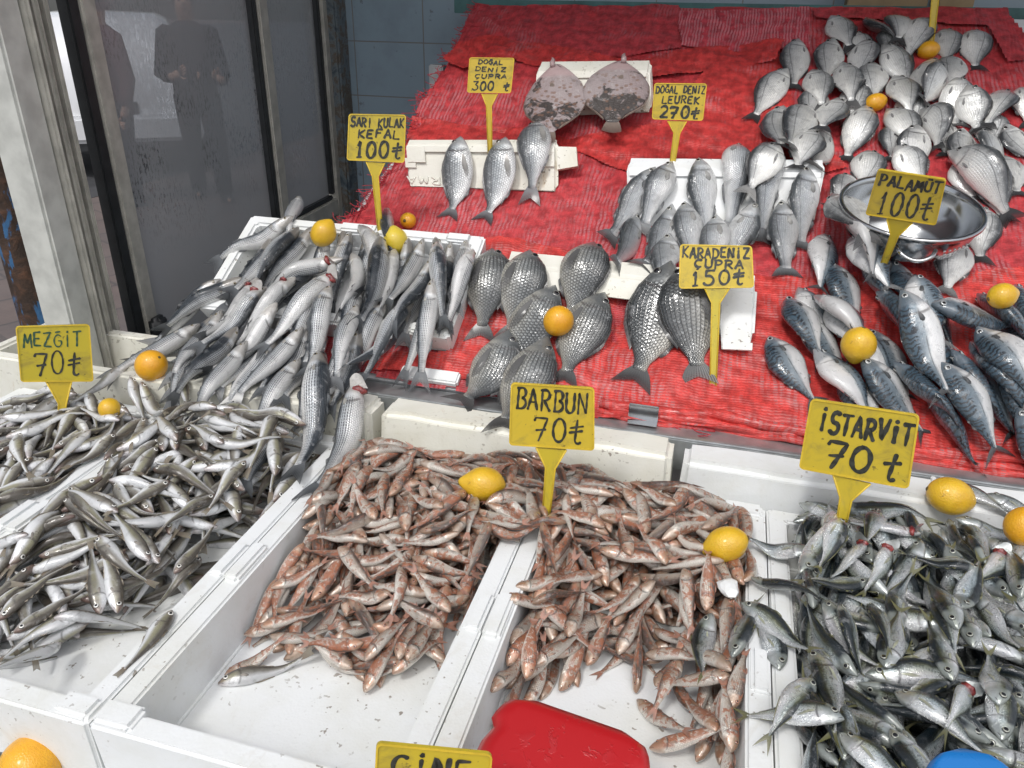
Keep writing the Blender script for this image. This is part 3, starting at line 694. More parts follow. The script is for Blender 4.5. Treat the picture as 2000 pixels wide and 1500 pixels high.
m = MB(); gbar(m, s_m2 + .001, s_e1 - .001, .82, .885, -.025, .03); gbar(m, s_m2 + .001, s_e1 - .001, .12, .819, -.01, .012); m.build('bottom_rail', FRAME_G, gz)
m = MB(); gbar(m, s_m2 + .001, s_e0 - .001, .886, .902, -.008, .02); m.build('rail_gasket', RUBBER, gz)
def gpane(s0, s1, z0, z1): MB().add([GP + GD * a + np.array([0, 0, z]) for a, z in ((s0, z0), (s1, z0), (s1, z1), (s0, z1))], [(0, 1, 2, 3)]).build('pane', GLASS, gz)
gpane(s_d2 - .004, s_m0 + .004, .14, 2.5)
gpane(s_m2 - .004, s_e0 + .004, .89, 2.5)
m = MB(); c0 = GP + GD * (s_d1 + .02) + GN * .04; m.box(c0 + [0, 0, .80], (.028, .016, .035), GAX, .01); m.tube([c0 + [0, 0, .77], c0 + GN * .03 + [0, 0, .80], c0 + [0, 0, .835]], .006); m.build('catch', RUBBER, gz, True)
# white moulded door post
ps_ = empty('door_post', GP + GD * s_post0); ps_['_o'] = list(map(float, GP + GD * s_post0)); tag(ps_, 'wide dirty white door post with fluted edge left of the glass', 'post')
wdt = s_post1 - s_post0; m = MB(); gbar(m, s_post0, s_post0 + wdt * .42, 0, 2.6, -.04, .04, .006); m.build('flat_board', FRAME_W, ps_)
m = MB()
for f0, f1, d in ((.425, .50, .055), (.505, .60, .035), (.605, .70, .048), (.705, .80, .03), (.805, .88, .044), (.885, 1.0, .02)): gbar(m, s_post0 + wdt * f0, s_post0 + wdt * f1, 0, 2.6, -.04, d, .008)
m.build('fluted_trim', FRAME_G, ps_)
# rusty pole
t = NT('rust_with_blue_paint'); p = t.obj(); nz = t.noise(p, 26, 6, .7, .5); mpz = t.n('ShaderNodeMapping'); t.link(p, mpz.inputs[0]); mpz.inputs['Scale'].default_value = (1, 1, .3)
nb = t.noise(mpz.outputs[0], 22, 5, .65, .4); c = t.ramp(nz, [(.3, (.018, .012, .010)), (.52, (.05, .028, .018)), (.7, (.12, .055, .03))])
t.set(col=t.mix(t.smooth(nb, .53, .58), c, (.035, .12, .26)), rough=.75); t.bump(nz, .9, .006)
q0 = on_plane(20, 400, GP - GN * .20, GN)
po = MB().tube([(q0[0], q0[1], z) for z in np.linspace(0, 2.6, 14)], .050, 14).build('rusty_pole', t.m, None, True, loc=(q0[0], q0[1], 0)); tag(po, 'rusty brown pole with flaking blue paint at the left', 'pole')

# ---- teal metal shelf and cardboard behind the top of the display
sh = MB().box((.12, 2.86, 1.600), (1.10, .07, .012), bev=.004).box((.12, 2.795, 1.607), (1.10, .006, .022), bev=.002).build('wall_shelf', TEAL, None); tag(sh, 'teal metal shelf edge along the top of the display', 'shelf')
CARD = simple('cardboard', (.30, .22, .13), .85, 0, .12, 20, .2)
for (x0, x1, yy) in ((1655, 1812, 4), (1832, 1902, 6)):
    a_, b_ = on_plane(x0, yy, (0, 2.80, 0), (0, 1, 0)), on_plane(x1, yy, (0, 2.80, 0), (0, 1, 0))
    cb = MB().box(((a_[0] + b_[0]) / 2, 2.84, 1.69), ((b_[0] - a_[0]) / 2, .045, .077), bev=.003).build('cardboard_box', CARD, None)
    tag(cb, 'wide tan cardboard box on the teal shelf' if x0 == 1655 else 'narrow tan cardboard box on the teal shelf right of the price tag stem', 'box')

# ---- sloping display table
WHITE_P = simple('white_painted_board', (.62, .64, .65), .45, 0, .1, 12, .1)
dt = empty('display_table', (-.1, 1.42, 0)); dt['_o'] = [-.1, 1.42, 0]; tag(dt, 'sloping display table with white board and aluminium front rail', 'table')
AXI = np.array([SI.U, SI.V, SI.N]); uL, uR, vT = -1.00, 1.22, 1.50
MB().prism([SI.P(np.array(u_), np.array(v_), np.array(-.001)) for u_, v_ in ((uL, 0), (uR, 0), (uR, vT), (-.83, vT), (-.855, 1.0), (-.93, .60))], -SI.N * .034).build('board', WHITE_P, dt)
m = MB(); m.box((.02, 1.385, .838), (1.22, .033, .006), bev=.002); m.box((.02, 1.348, .815), (1.22, .0035, .035), bev=.002); m.box((.02, 1.3515, .848), (1.22, .006, .0055), bev=.002)
m.box((.02, 1.405, .795), (1.22, .012, .034), bev=.002); m.build('front_rail', ALU, dt)
for x in (-.98, 1.18):
    MB().box((x, 1.44, .40), (.025, .025, .39), bev=.004).build('leg', ALU, dt); MB().box((x, 2.62, .72), (.025, .025, .71), bev=.004).build('leg', ALU, dt)
MB().box((.1, 1.47, .42), (1.10, .006, .36)).build('skirt', WHITE_P, dt)

# ---- counter under the front boxes
ct = empty('counter', (-.45, .9, 0)); ct['_o'] = [-.45, .9, 0]; tag(ct, 'steel counter carrying the front row of white foam boxes', 'counter')
MB().box((-.45, .93, .672), (1.20, .415, .012), bev=.003).build('counter_top', ALU, ct)
for x in (-1.6, -.45, .7):
    for y in (.56, 1.28): MB().box((x, y, .33), (.02, .02, .33), bev=.003).build('leg', ALU, ct)
MB().box((-.45, .418, .660), (1.20, .094, .012), bev=.003).build('front_ledge', ALU, ct)
MB().box((-.45, .530, .59), (1.20, .008, .068)).build('apron', RUBBER, ct)

# ---- foam boxes
def foam_box(name, label, S, u0, u1, v0, v1, z0, z1, wall, mat, floor=.015, draft=.008, lugs=(), bev=.006, group=None):
    bm = bmesh.new()
    def ring(a, b, c_, d, h): return [bm.verts.new((a, c_, h)), bm.verts.new((b, c_, h)), bm.verts.new((b, d, h)), bm.verts.new((a, d, h))]
    o0 = ring(u0 + draft, u1 - draft, v0 + draft, v1 - draft, z0); o1 = ring(u0, u1, v0, v1, z1)
    i1 = ring(u0 + wall, u1 - wall, v0 + wall, v1 - wall, z1); i0 = ring(u0 + wall + draft, u1 - wall - draft, v0 + wall + draft * 2, v1 - wall - draft, z0 + floor)
    bm.faces.new(o0[::-1]); bm.faces.new(i0)
    for a, b in ((o0, o1), (o1, i1), (i1, i0)):
        for k in range(4): bm.faces.new((a[k], a[(k + 1) % 4], b[(k + 1) % 4], b[k]))
    bmesh.ops.bevel(bm, geom=bm.edges[:], offset=bev, segments=3, affect='EDGES')
    bm.verts.index_update()
    m = MB(); m.add([S.P(*[np.array(x) for x in v.co]) for v in bm.verts], [[v.index for v in f.verts] for f in bm.faces]); bm.free()
    ax = np.array([S.U, S.V, S.N])
    for (lu, lv, du, dv, dz) in lugs:
        m.box(S.P(np.array(lu), np.array(lv), np.array(z1 + dz / 2 - .004)), (du, dv, dz / 2 + .004), ax, .005)
    o = m.build(name, mat, None, False)
    for pl in o.data.polygons: pl.use_smooth = False
    return tag(o, label, 'foam box', group)
FZ0, FZ1 = -.016, .100; FY0, FY1 = .505, 1.232; WALL = .033
BOXES = [(-1.500, -1.090, 'foam box of whiting at the far left edge, only a corner in view'), (-1.087, -.6705, 'white foam box of whiting under the far left price tag'),
         (-.6685, -.2515, 'white foam box of red mullet with empty floor in front of the left heap'), (-.2495, .1475, 'white foam box of red mullet holding the red scoop'), (.1495, .565, 'white foam box brimming with green backed scad at right')]
for x0, x1, lb in BOXES:
    ym = .83 if x0 < -.2 else .97
    lugs = [(x0 + .014, ym, .013, .045, .010), (x1 - .014, ym, .013, .040, .007), (x0 + .030, FY0 + .022, .028, .018, .008), (x1 - .030, FY0 + .022, .026, .016, .006), (x1 - .04, FY1 - .02, .034, .018, .008)]
    foam_box('foam_box', lb, SF, x0, x1, FY0, FY1, FZ0, FZ1, WALL, FOAM, .016, .003, lugs, .004)
    i0, j0 = SF.idx(x0, FY0); i1, j1 = SF.idx(x1, FY1)
    SF.H[i0:i1, j0:j1] = FZ1; SF.raise_rect(x0, x1, FY0, FY1, FZ1)
    i0, j0 = SF.idx(x0 + WALL + .004, FY0 + WALL + .01); i1, j1 = SF.idx(x1 - WALL - .004, FY1 - WALL - .004)
    SF.H[i0:i1 + 1, j0:j1 + 1] = 0
# upturned old boxes / lids between front row and the sloping table
def lid(label, x0, x1, y0, y1, z0, z1, mat, notch=None, hole=None):
    m = MB(); c = ((x0 + x1) / 2, (y0 + y1) / 2)
    P = [(x0, y0), (x1, y0), (x1, y1), (x0, y1)]
    bm = bmesh.new()
    lo = [bm.verts.new((x, y, z0)) for x, y in P]; hi = [bm.verts.new((x + (c[0] - x) * .02, y + (.012 if y < c[1] else -.004), z1)) for x, y in P]
    bm.faces.new(lo[::-1]); bm.faces.new(hi)
    for k in range(4): bm.faces.new((lo[k], lo[(k + 1) % 4], hi[(k + 1) % 4], hi[k]))
    bmesh.ops.bevel(bm, geom=bm.edges[:], offset=.012, segments=3, affect='EDGES')
    bmesh.ops.subdivide_edges(bm, edges=[e for e in bm.edges if e.calc_length() > .08], cuts=10, use_grid_fill=True)
    for v in bm.verts:
        n = vnoise(np.array(v.co.x), np.array(v.co.y + v.co.z), 5, 3, 30); v.co.z += .0015 * float(n); v.co.y += .001 * float(n)
    bm.verts.index_update(); m.add([tuple(v.co) for v in bm.verts], [[v.index for v in f.verts] for f in bm.faces]); bm.free()
    m.box((c[0] + (x1 - x0) * .22, c[1] + .006, z1 + .001), (.004, (y1 - y0) / 2 - .018, .003), bev=.001)
    o = m.build('foam_slab', mat, None); tag(o, label, 'foam slab')
    if notch:
        for nx in notch: MB().box((nx, y0 + .001, (z0 + z1) / 2), (.034, .004, .012), bev=.002).build('recess', FOAM_OLD, o)
    if hole is not None: MB().lathe((hole, y0 - .0015, (z0 + z1) / 2 - .005), (0, -1, 0), [(0, .003), (.016, .003), (.017, 0)], 14).build('hole_shade_disc', RUBBER, o, True)  # solid black disc paints the shade inside the hole
    return o
lid('aged foam lid with a finger hole behind the red mullet', -.618, -.022, 1.240, 1.338, .70, .864, FOAM_OLD, (-.33,), -.055)
lid('clean white foam lid behind the red scoop box, right of the aged lid', -.012, .600, 1.240, 1.338, .70, .858, FOAM)
lid('rust stained foam lid under the mullet tails', -1.10, -.630, 1.240, 1.338, .70, .862, FOAM_OLD, (-.90,), -.66)
SF.raise_rect(-1.10, .60, 1.245, 1.335, .163); SF.raise_rect(-1.62, -.90, 1.24, 1.37, .163)
b_ = foam_box('foam_box', 'old foam box behind the far left price tag with dirty rim', SF, -1.62, -1.105, 1.24, 1.46, .0, .165, .03, FOAM_OLD)
foam_box('foam_box', 'small old foam box behind the whiting heap', SF, -1.095, -1.00, 1.345, 1.47, .0, .178, .022, FOAM_OLD)
# ================================================================ things on the sloping table
# ---- red netting
def inpoly(x, y, poly):
    r = np.zeros(x.shape, bool); n = len(poly); j = n - 1
    for i in range(n):
        (xi, yi), (xj, yj) = poly[i], poly[j]
        r ^= ((yi > y) != (yj > y)) & (x < (xj - xi) * (y - yi) / (yj - yi + 1e-12) + xi); j = i
    return r
def net_mat(name, red, gap, dense, fine=1.0):
    t = NT(name); u, v = t.uv(); q = t.comb(u, v)
    w1 = t.M('MULTIPLY', t.M('SUBTRACT', t.noise(q, 6, 4, .6), .5), 3.4); w2 = t.M('MULTIPLY', t.M('SUBTRACT', t.noise(q, 11, 4, .6), .5), 3.2)
    a = t.M('SINE', t.M('MULTIPLY', t.M('ADD', t.M('MULTIPLY', u, 95 * fine), w1), 2 * math.pi)); b = t.M('SINE', t.M('MULTIPLY', t.M('ADD', t.M('MULTIPLY', v, 190 * fine), w2), 2 * math.pi))
    warp = t.M('SINE', t.M('MULTIPLY', t.M('ADD', t.M('MULTIPLY', u, 30), w1), 2 * math.pi))
    op = t.noise(q, 6.5, 3, .55); op2 = t.noise(q, 22, 3)
    zone = t.smooth(t.M('ADD', op, t.M('MULTIPLY', t.M('SUBTRACT', op2, .5), .25)), dense - .07, dense + .07)   # 1 where the weave is pulled open
    thr = t.M('MAXIMUM', t.smooth(a, -.1, .5), t.M('MAXIMUM', t.smooth(b, .1, .7), t.M('MULTIPLY', t.smooth(warp, .35, .6), t.smooth(op2, .35, .6))))
    cover = t.M('MAXIMUM', thr, t.M('SUBTRACT', 1.0, zone), clamp=True)
    cr = t.mix(t.smooth(t.noise(q, 40, 4), .3, .7), tuple(x * .62 for x in red), tuple(min(1, x * 1.25) for x in red))
    cr = t.mix(t.M('MULTIPLY', t.smooth(t.M('MULTIPLY', a, b), 0, .6), .28), cr, tuple(x * .45 for x in red))
    c = t.mix(cover, t.mix(t.smooth(op2, .35, .65), gap, tuple(x * .7 for x in gap)), cr)
    t.set(col=c, rough=.42, coat=.35, coatr=.2, spec=.4)
    t.setin(t.b.inputs['Coat Weight'], t.M('MULTIPLY', t.smooth(t.noise(q, 30, 3), .45, .65), .6))
    t.bump(t.M('ADD', t.M('MULTIPLY', t.M('ADD', a, b), .25), t.M('ADD', t.M('MULTIPLY', warp, .3), t.M('MULTIPLY', t.noise(q, 60, 3), 1.6))), .40, .0025)
    return t.m
RED, PINK = (.52, .042, .040), (.54, .20, .22)
NET_OPEN = net_mat('open_red_netting', (.50, .046, .054), PINK, .50)
NET_RED = net_mat('dense_red_netting', RED, PINK, .66)
NET_FRONT = net_mat('coarse_orange_red_netting', (.58, .052, .046), (.54, .17, .17), .52, .8)
NET_DARK = net_mat('dull_red_netting', (.46, .046, .056), (.48, .14, .16), .60)
NET_PALE = net_mat('pale_pink_netting', (.52, .05, .07), (.66, .28, .31), .30, 1.2)

def net_sheet(label, px, mat, h, seed, amp=.006, curl=.0, cell=.0045, name='red_netting', ridge=0.0):
    poly = []
    for p in px:
        q = on_plane(*p, SI.O + SI.N * h, SI.N); u, v, _ = SI.uvh(q); poly.append((float(u), float(v)))
    P = np.array(poly); u0, v0 = P.min(0) - .02; u1, v1 = P.max(0) + .02
    nu, nv = int((u1 - u0) / cell) + 2, int((v1 - v0) / cell) + 2
    U, V = np.meshgrid(u0 + np.arange(nu) * cell, v0 + np.arange(nv) * cell)
    jx = vnoise(U, V, seed, 4, 14) * .0035; jy = vnoise(U, V, seed + 1, 4, 14) * .0035
    ins = inpoly(U + jx, V + jy, poly)
    H = h + amp * (np.abs(vnoise(U, V * .45, seed + 2, 4, 9)) * .8 + .25 * vnoise(U, V, seed + 3, 3, 40))
    # distance to the border (in cells) for a lifted, ruffled hem
    d = np.zeros(U.shape); cur = ins.copy()
    for k in range(5):
        e = cur.copy(); e[1:] &= cur[:-1]; e[:-1] &= cur[1:]; e[:, 1:] &= cur[:, :-1]; e[:, :-1] &= cur[:, 1:]
        d += e; cur = e
    H = H + np.where(d < 4, (4 - d) / 4 * curl * (.6 + .5 * vnoise(U, V, seed + 5, 2, 60)), 0)
    H = np.maximum(H, h * .6 + .0008)
    ii, jj = SI.idx(U[ins], V[ins]); np.maximum.at(SI.H, (ii, jj), H[ins] + .001)
    idx = -np.ones(U.shape, int); m = ins; cells = m[:-1, :-1] & m[1:, :-1] & m[:-1, 1:] & m[1:, 1:]
    used = np.zeros(U.shape, bool); used[:-1, :-1] |= cells; used[1:, :-1] |= cells; used[:-1, 1:] |= cells; used[1:, 1:] |= cells
    idx[used] = np.arange(used.sum())
    pts = SI.P(U[used], V[used], H[used]); ci, cj = np.where(cells)
    F = np.stack([idx[ci, cj], idx[ci, cj + 1], idx[ci + 1, cj + 1], idx[ci + 1, cj]], 1)
    mb = MB(); mb.v = [tuple(p) for p in pts]; mb.uv = list(zip(U[used].tolist(), V[used].tolist())); mb.f = [tuple(f) for f in F.tolist()]
    o = mb.build(name, mat, None, True); tag(o, label, 'netting', 'red netting sheets on the sloping table'); o['_poly'] = [c for p in poly for c in p]
    return o, poly
net0, poly0 = net_sheet('large open weave red netting spread over the whole sloping table with frayed left edge',
    [(662, 436), (705, 408), (735, 360), (770, 318), (806, 262), (812, 216), (838, 178), (872, 120), (893, 92), (915, 42), (930, 12), (1965, 18), (2040, 130), (2060, 700), (2040, 905), (1600, 868), (1160, 820), (985, 778), (800, 752), (690, 730), (600, 720), (560, 560)], NET_OPEN, .003, 1, .005, cell=.008)
net_sheet('dull dark red netting hanging over the top left of the table', [(880, 104), (905, 52), (932, 8), (1330, 12), (1335, 96), (1200, 112), (1000, 96)], NET_DARK, .008, 11, .004, .0)
net_sheet('pale pink netting panel at the top edge with a straight right side', [(1322, 24), (1580, 14), (1582, 92), (1450, 100), (1330, 92)], NET_PALE, .010, 21, .003)
net_sheet('dull red netting folded along the top right corner of the table', [(1582, 15), (1965, 14), (2010, 118), (1966, 122), (1928, 52), (1590, 36)], NET_DARK, .012, 31, .004, .0)
net_sheet('ruffled bright red netting fold above the turbots', [(862, 122), (905, 86), (948, 76), (1100, 96), (1250, 118), (1400, 92), (1535, 84), (1520, 128), (1390, 140), (1260, 156), (1100, 138), (1000, 122), (900, 140)], NET_RED, .009, 41, .012, .001)
net_sheet('bright red netting band behind the bream and bass', [(792, 272), (806, 226), (900, 246), (1000, 250), (1110, 268), (1290, 236), (1330, 180), (1420, 100), (1530, 110), (1560, 250), (1660, 330), (1600, 345), (1225, 338), (1130, 300), (1000, 296), (860, 290)], NET_RED, .007, 51, .010, .001)
net_sheet('orange red netting over the lower table under the mackerel', [(890, 470), (960, 466), (1180, 505), (1330, 530), (1500, 540), (1620, 542), (1750, 518), (1900, 528), (2060, 520), (2060, 905), (1600, 866), (1300, 828), (1160, 818), (1110, 790), (900, 745), (720, 725), (700, 690), (870, 690)], NET_FRONT, .009, 61, .010, .002)
# rolled hem along the front right, threads
m = MB(); us = np.linspace(-.19, .95, 90)
for k in range(3): m.tube(SI.P(us, .008 - .010 * k + .006 * vnoise(us, us * 0, 70 + k, 3, 14), .012 - .004 * k + .005 * vnoise(us, us * 0, 80 + k, 3, 18)), .010 - .002 * k + .002 * np.abs(vnoise(us, us * 0, 90 + k, 3, 30)), 8)
for i, p in enumerate(m.v): m.uv[i] = (p[0], p[2] * 2)
m.build('rolled_hem', NET_FRONT, net0, True)
THREAD = simple('red_thread', (.42, .030, .045), .5, 0, .2, 60, 0)
m = MB(); rg = np.random.RandomState(5); left = poly0[:11]
for k in range(300):
    i = rg.randint(0, len(left) - 1); f = rg.rand(); b = np.array(left[i]) * (1 - f) + np.array(left[i + 1]) * f
    L = rg.uniform(.015, .055); a = math.pi + rg.normal(0, .9); s = np.linspace(0, 1, 5); bend = rg.normal(0, .6)
    uu = b[0] + .015 + L * s * np.cos(a + bend * s); vv = b[1] + L * s * np.sin(a + bend * s)
    m.tube(SI.P(uu, vv, .006 + .012 * rg.rand() * s), .0009, 4, False)
for i, p in enumerate(m.v): m.uv[i] = (p[0], p[2])
fr = m.build('frayed_fringe', THREAD, net0, True); fr['kind'] = 'stuff'
m = MB()
for pts in ([(1290, 822), (1325, 838), (1352, 852), (1380, 872)], [(1345, 824), (1358, 842), (1385, 868)], [(735, 705), (780, 735), (800, 752)], [(690, 712), (760, 720), (850, 735)], [(985, 770), (940, 775), (905, 782)]):
    ps = np.array([on_plane(*p, SI.O + SI.N * .006, SI.N) for p in pts]); ps[-1] = np.maximum(ps[-1], [-9, -9, .853]); m.tube([p for p in np.stack([np.interp(np.linspace(0, 1, 12), np.linspace(0, 1, len(ps)), ps[:, k]) for k in range(3)], 1)], .0011, 5)
m.build('loose_threads', THREAD, net0, True)
SI.H[:] = np.maximum(SI.H, .006)
for _ in range(2): SI.H = np.maximum(SI.H, (np.roll(SI.H, 1, 0) + np.roll(SI.H, -1, 0) + np.roll(SI.H, 1, 1) + np.roll(SI.H, -1, 1)) / 4)
# ground for v < 0: rail, slabs, front boxes
GU, GV = np.meshgrid(SI.gu, SI.gv); hh = np.zeros_like(GU)
for _ in range(8):
    yy = 1.42 + GV * math.cos(TH) - hh * math.sin(TH)
    zt = np.where(yy > 1.34, .853, np.where(yy > 1.235, .866, .80)); hh = (zt - .85 - GV * math.sin(TH)) / math.cos(TH)
SI.H = np.where(GV < 0, np.maximum(hh, 0), SI.H)

# ---- leaning foam boxes and slabs under the fish
def lean(label, TL, TR, BR, BL, ht, depth=.09, mat=FOAM_OLD, name='foam_box', hb=.006):
    B = [on_plane(*p, SI.O + SI.N * hb, SI.N) for p in (BL, BR)]; T_ = [on_plane(*p, SI.O + SI.N * ht, SI.N) for p in (TR, TL)]
    face = np.array(B + T_); nrm = unit(np.cross(face[1] - face[0], face[3] - face[0])); nrm = nrm * (1 if nrm @ (CAM - face[0]) > 0 else -1)
    bm = bmesh.new(); f0 = [bm.verts.new(p) for p in face]; bk = [bm.verts.new(p + SI.V * depth) for p in face]
    bm.faces.new(f0); bm.faces.new(bk[::-1])
    for k in range(4): bm.faces.new((f0[(k + 1) % 4], f0[k], bk[k], bk[(k + 1) % 4]))
    bmesh.ops.bevel(bm, geom=bm.edges[:], offset=.007, segments=3, affect='EDGES'); bm.verts.index_update()
    m = MB().add([tuple(v.co) for v in bm.verts], [[v.index for v in f.verts] for f in bm.faces]); bm.free()
    o = m.build(name, mat, None); tag(o, label, 'foam box' if name == 'foam_box' else 'foam slab')
    lu = [SI.uvh(p) for p in face]; u0, u1 = min(a[0] for a in lu), max(a[0] for a in lu); vb, vt = (lu[0][1] + lu[1][1]) / 2, (lu[2][1] + lu[3][1]) / 2
    SI.raise_rect(u0, u1, vb, vt, .01, ht + .002); SI.raise_rect(u0, u1, vt, vt + depth, ht + .002)
    return o, face, nrm
f1, q1, n1 = lean('aged foam box with embossed letters propping the three gilt bream', (790, 284), (1088, 284), (1088, 378), (797, 368), .075, .03)
SI.raise_rect(-.90, -.40, float(SI.uvh(q1[3])[1]), float(SI.uvh(q1[3])[1]) + .085, .077)
def onface(q, n, x, y, d=.001):   # x,y in 0..1 from top left
    return q[3] * (1 - x) * (1 - y) + q[2] * x * (1 - y) + q[1] * x * y + q[0] * (1 - x) * y + n * d
def facebar(m, q, n, x0, y0, x1, y1, d):
    a = [onface(q, n, x0, y0), onface(q, n, x0, y1), onface(q, n, x1, y1), onface(q, n, x1, y0)]; m.prism(a, n * d)
m = MB(); facebar(m, q1, n1, .14, .03, .985, .16, .007); facebar(m, q1, n1, .02, .04, .139, .40, .0075); facebar(m, q1, n1, .0, .30, .07, .52, .005); facebar(m, q1, n1, .90, .161, .985, .45, .006); m.build('moulded_rim', FOAM_OLD, f1)
q = [onface(q1, n1, 1.0, .02), onface(q1, n1, 1.12, .03), onface(q1, n1, 1.13, .42), onface(q1, n1, 1.0, .5)]
MB().prism([p - n1 * .02 for p in q[::-1]], n1 * .018).build('broken_corner', FOAM_OLD, f1)
f2, q2, n2 = lean('white foam box propping the sea bass heads', (1222, 331), (1612, 336), (1588, 448), (1226, 446), .075, .05, FOAM)
m = MB(); facebar(m, q2, n2, .02, .03, .98, .12, .006); facebar(m, q2, n2, .93, .125, .985, .95, .006); m.build('moulded_rim', FOAM, f2)
f3, q3, n3 = lean('white foam box propping the dark scaled bream', (985, 516), (1402, 558), (1402, 612), (985, 560), .055, .05, FOAM_OLD, hb=.034)
f5, q5, n5 = lean('white foam block end showing right of the bream price tag stem', (1396, 563), (1478, 567), (1471, 690), (1403, 687), .055, .05, FOAM, 'foam_slab', hb=.028)
m = MB(); facebar(m, q5, n5, .12, .86, .96, .97, .004); m.build('edge_step', FOAM, f5)
f4, q4, n4 = lean('yellowed foam box behind the two turbots', (1046, 142), (1268, 140), (1272, 222), (1042, 232), .07, .06)
m = MB(); facebar(m, q4, n4, .03, .03, .97, .15, .006); facebar(m, q4, n4, .83, .25, .93, .32, .003); m.build('moulded_rim', FOAM_OLD, f4)
kb = foam_box('foam_box', 'white foam box brimming with striped grey mullet', SI, -1.172, -.535, .085, .400, .006, .072, .032, FOAM, .014, .006,
    [(-.86, .384, .05, .014, .007), (-.60, .384, .03, .014, .005), (-.551, .25, .014, .05, .006), (-.60, .101, .03, .014, .006)])
SI.raise_rect(-1.172, -.535, .085, .400, .074); i0, j0 = SI.idx(-1.138, .12); i1, j1 = SI.idx(-.57, .366); SI.H[i0:i1 + 1, j0:j1 + 1] = .021
m = MB().box(SI.P(np.array(-.57), np.array(.018), np.array(.014)), (.068, .016, .009), AXI, .004); tag(m.build('foam_slab', FOAM, None), 'thin white foam strip lying on the aluminium rail', 'foam slab')
m = MB().box((-.098, 1.402, .868), (.030, .0018, .018), bev=.0015).box((-.098, 1.392, .8505), (.030, .010, .0012), bev=.0005); tag(m.build('metal_clip', STEEL, None), 'small square steel clip on the front rail under the netting', 'clip')

# ---- colander
cc = on_plane(1780, 404, SI.O + SI.N * .115, SI.N); cax = unit(np.array([.03, -math.sin(R(15)), math.cos(R(15))])); cr_ = 113 * np.linalg.norm(cc - CAM) / FPX / 1.0
co = empty('colander', cc - cax * .09); co['_o'] = list(map(float, cc - cax * .09)); tag(co, 'round steel colander standing among the silver bream', 'colander')
pr = [(.05, -.088), (.30, -.086)] ; th = np.linspace(0, math.pi / 2, 12); dp = .088
outer = [(cr_ * (.42 + .56 * math.sin(a)), -dp + dp * (1 - math.cos(a)) ** 1.15) for a in th]
prof_ = [(.001, -dp)] + outer + [(cr_ * 1.03, .001), (cr_ * 1.035, -.004), (cr_ * 1.03, .003), (cr_ * .99, .004)] + [(r_ - .002, h_ + .002) for r_, h_ in outer[::-1]] + [(.001, -dp + .002)]
MB().lathe(cc, cax, prof_, 48).build('bowl', STEEL, co, True)
x_ = unit(np.cross(cax, [0, 1, 0])) * -1; y_ = np.cross(cax, x_); x_ = x_ if x_ @ CR > 0 else -x_; fwd = unit(np.cross(x_, cax)); fwd = fwd if fwd @ (CAM - cc) > 0 else -fwd
m = MB()
for a0 in (-58, 26):
    for r in range(3):
        for q in range(6):
            a = R(a0 + q * 5.2 + (r % 2) * 2.6); thh = R(58 + r * 7); rr = cr_ * (.42 + .56 * math.sin(thh)); h_ = -dp + dp * (1 - math.cos(thh)) ** 1.15
            d_ = x_ * math.sin(a) + fwd * math.cos(a); n_ = unit(d_ * .75 - cax * .5); m.lathe(cc + d_ * rr + cax * h_, n_, [(.0001, .0012), (.0024, .0012), (.0028, .0)], 8)
m.build('drain_hole_discs', simple('lit_hole_discs', (.75, .76, .76), .3, .2, .05, 20, 0), co)  # raised discs, their pale colour paints the brightness seen through the holes
s = np.linspace(-1, 1, 13); m = MB(); m.tube([cc + fwd * (cr_ * .99 + .030 * math.sqrt(max(0, 1 - a * a))) + x_ * .038 * a - cax * (.020 + .012 * (1 - a * a)) for a in s], .0045, 8); m.build('handle', STEEL, co, True)
iu, iv, _ = SI.uvh(cc - cax * .05); ii, jj = np.where((GU - iu) ** 2 + (GV - iv) ** 2 < (cr_ * .8) ** 2); SI.H[ii, jj] = np.maximum(SI.H[ii, jj], .05)
colander_uv = (iu, iv, cr_)
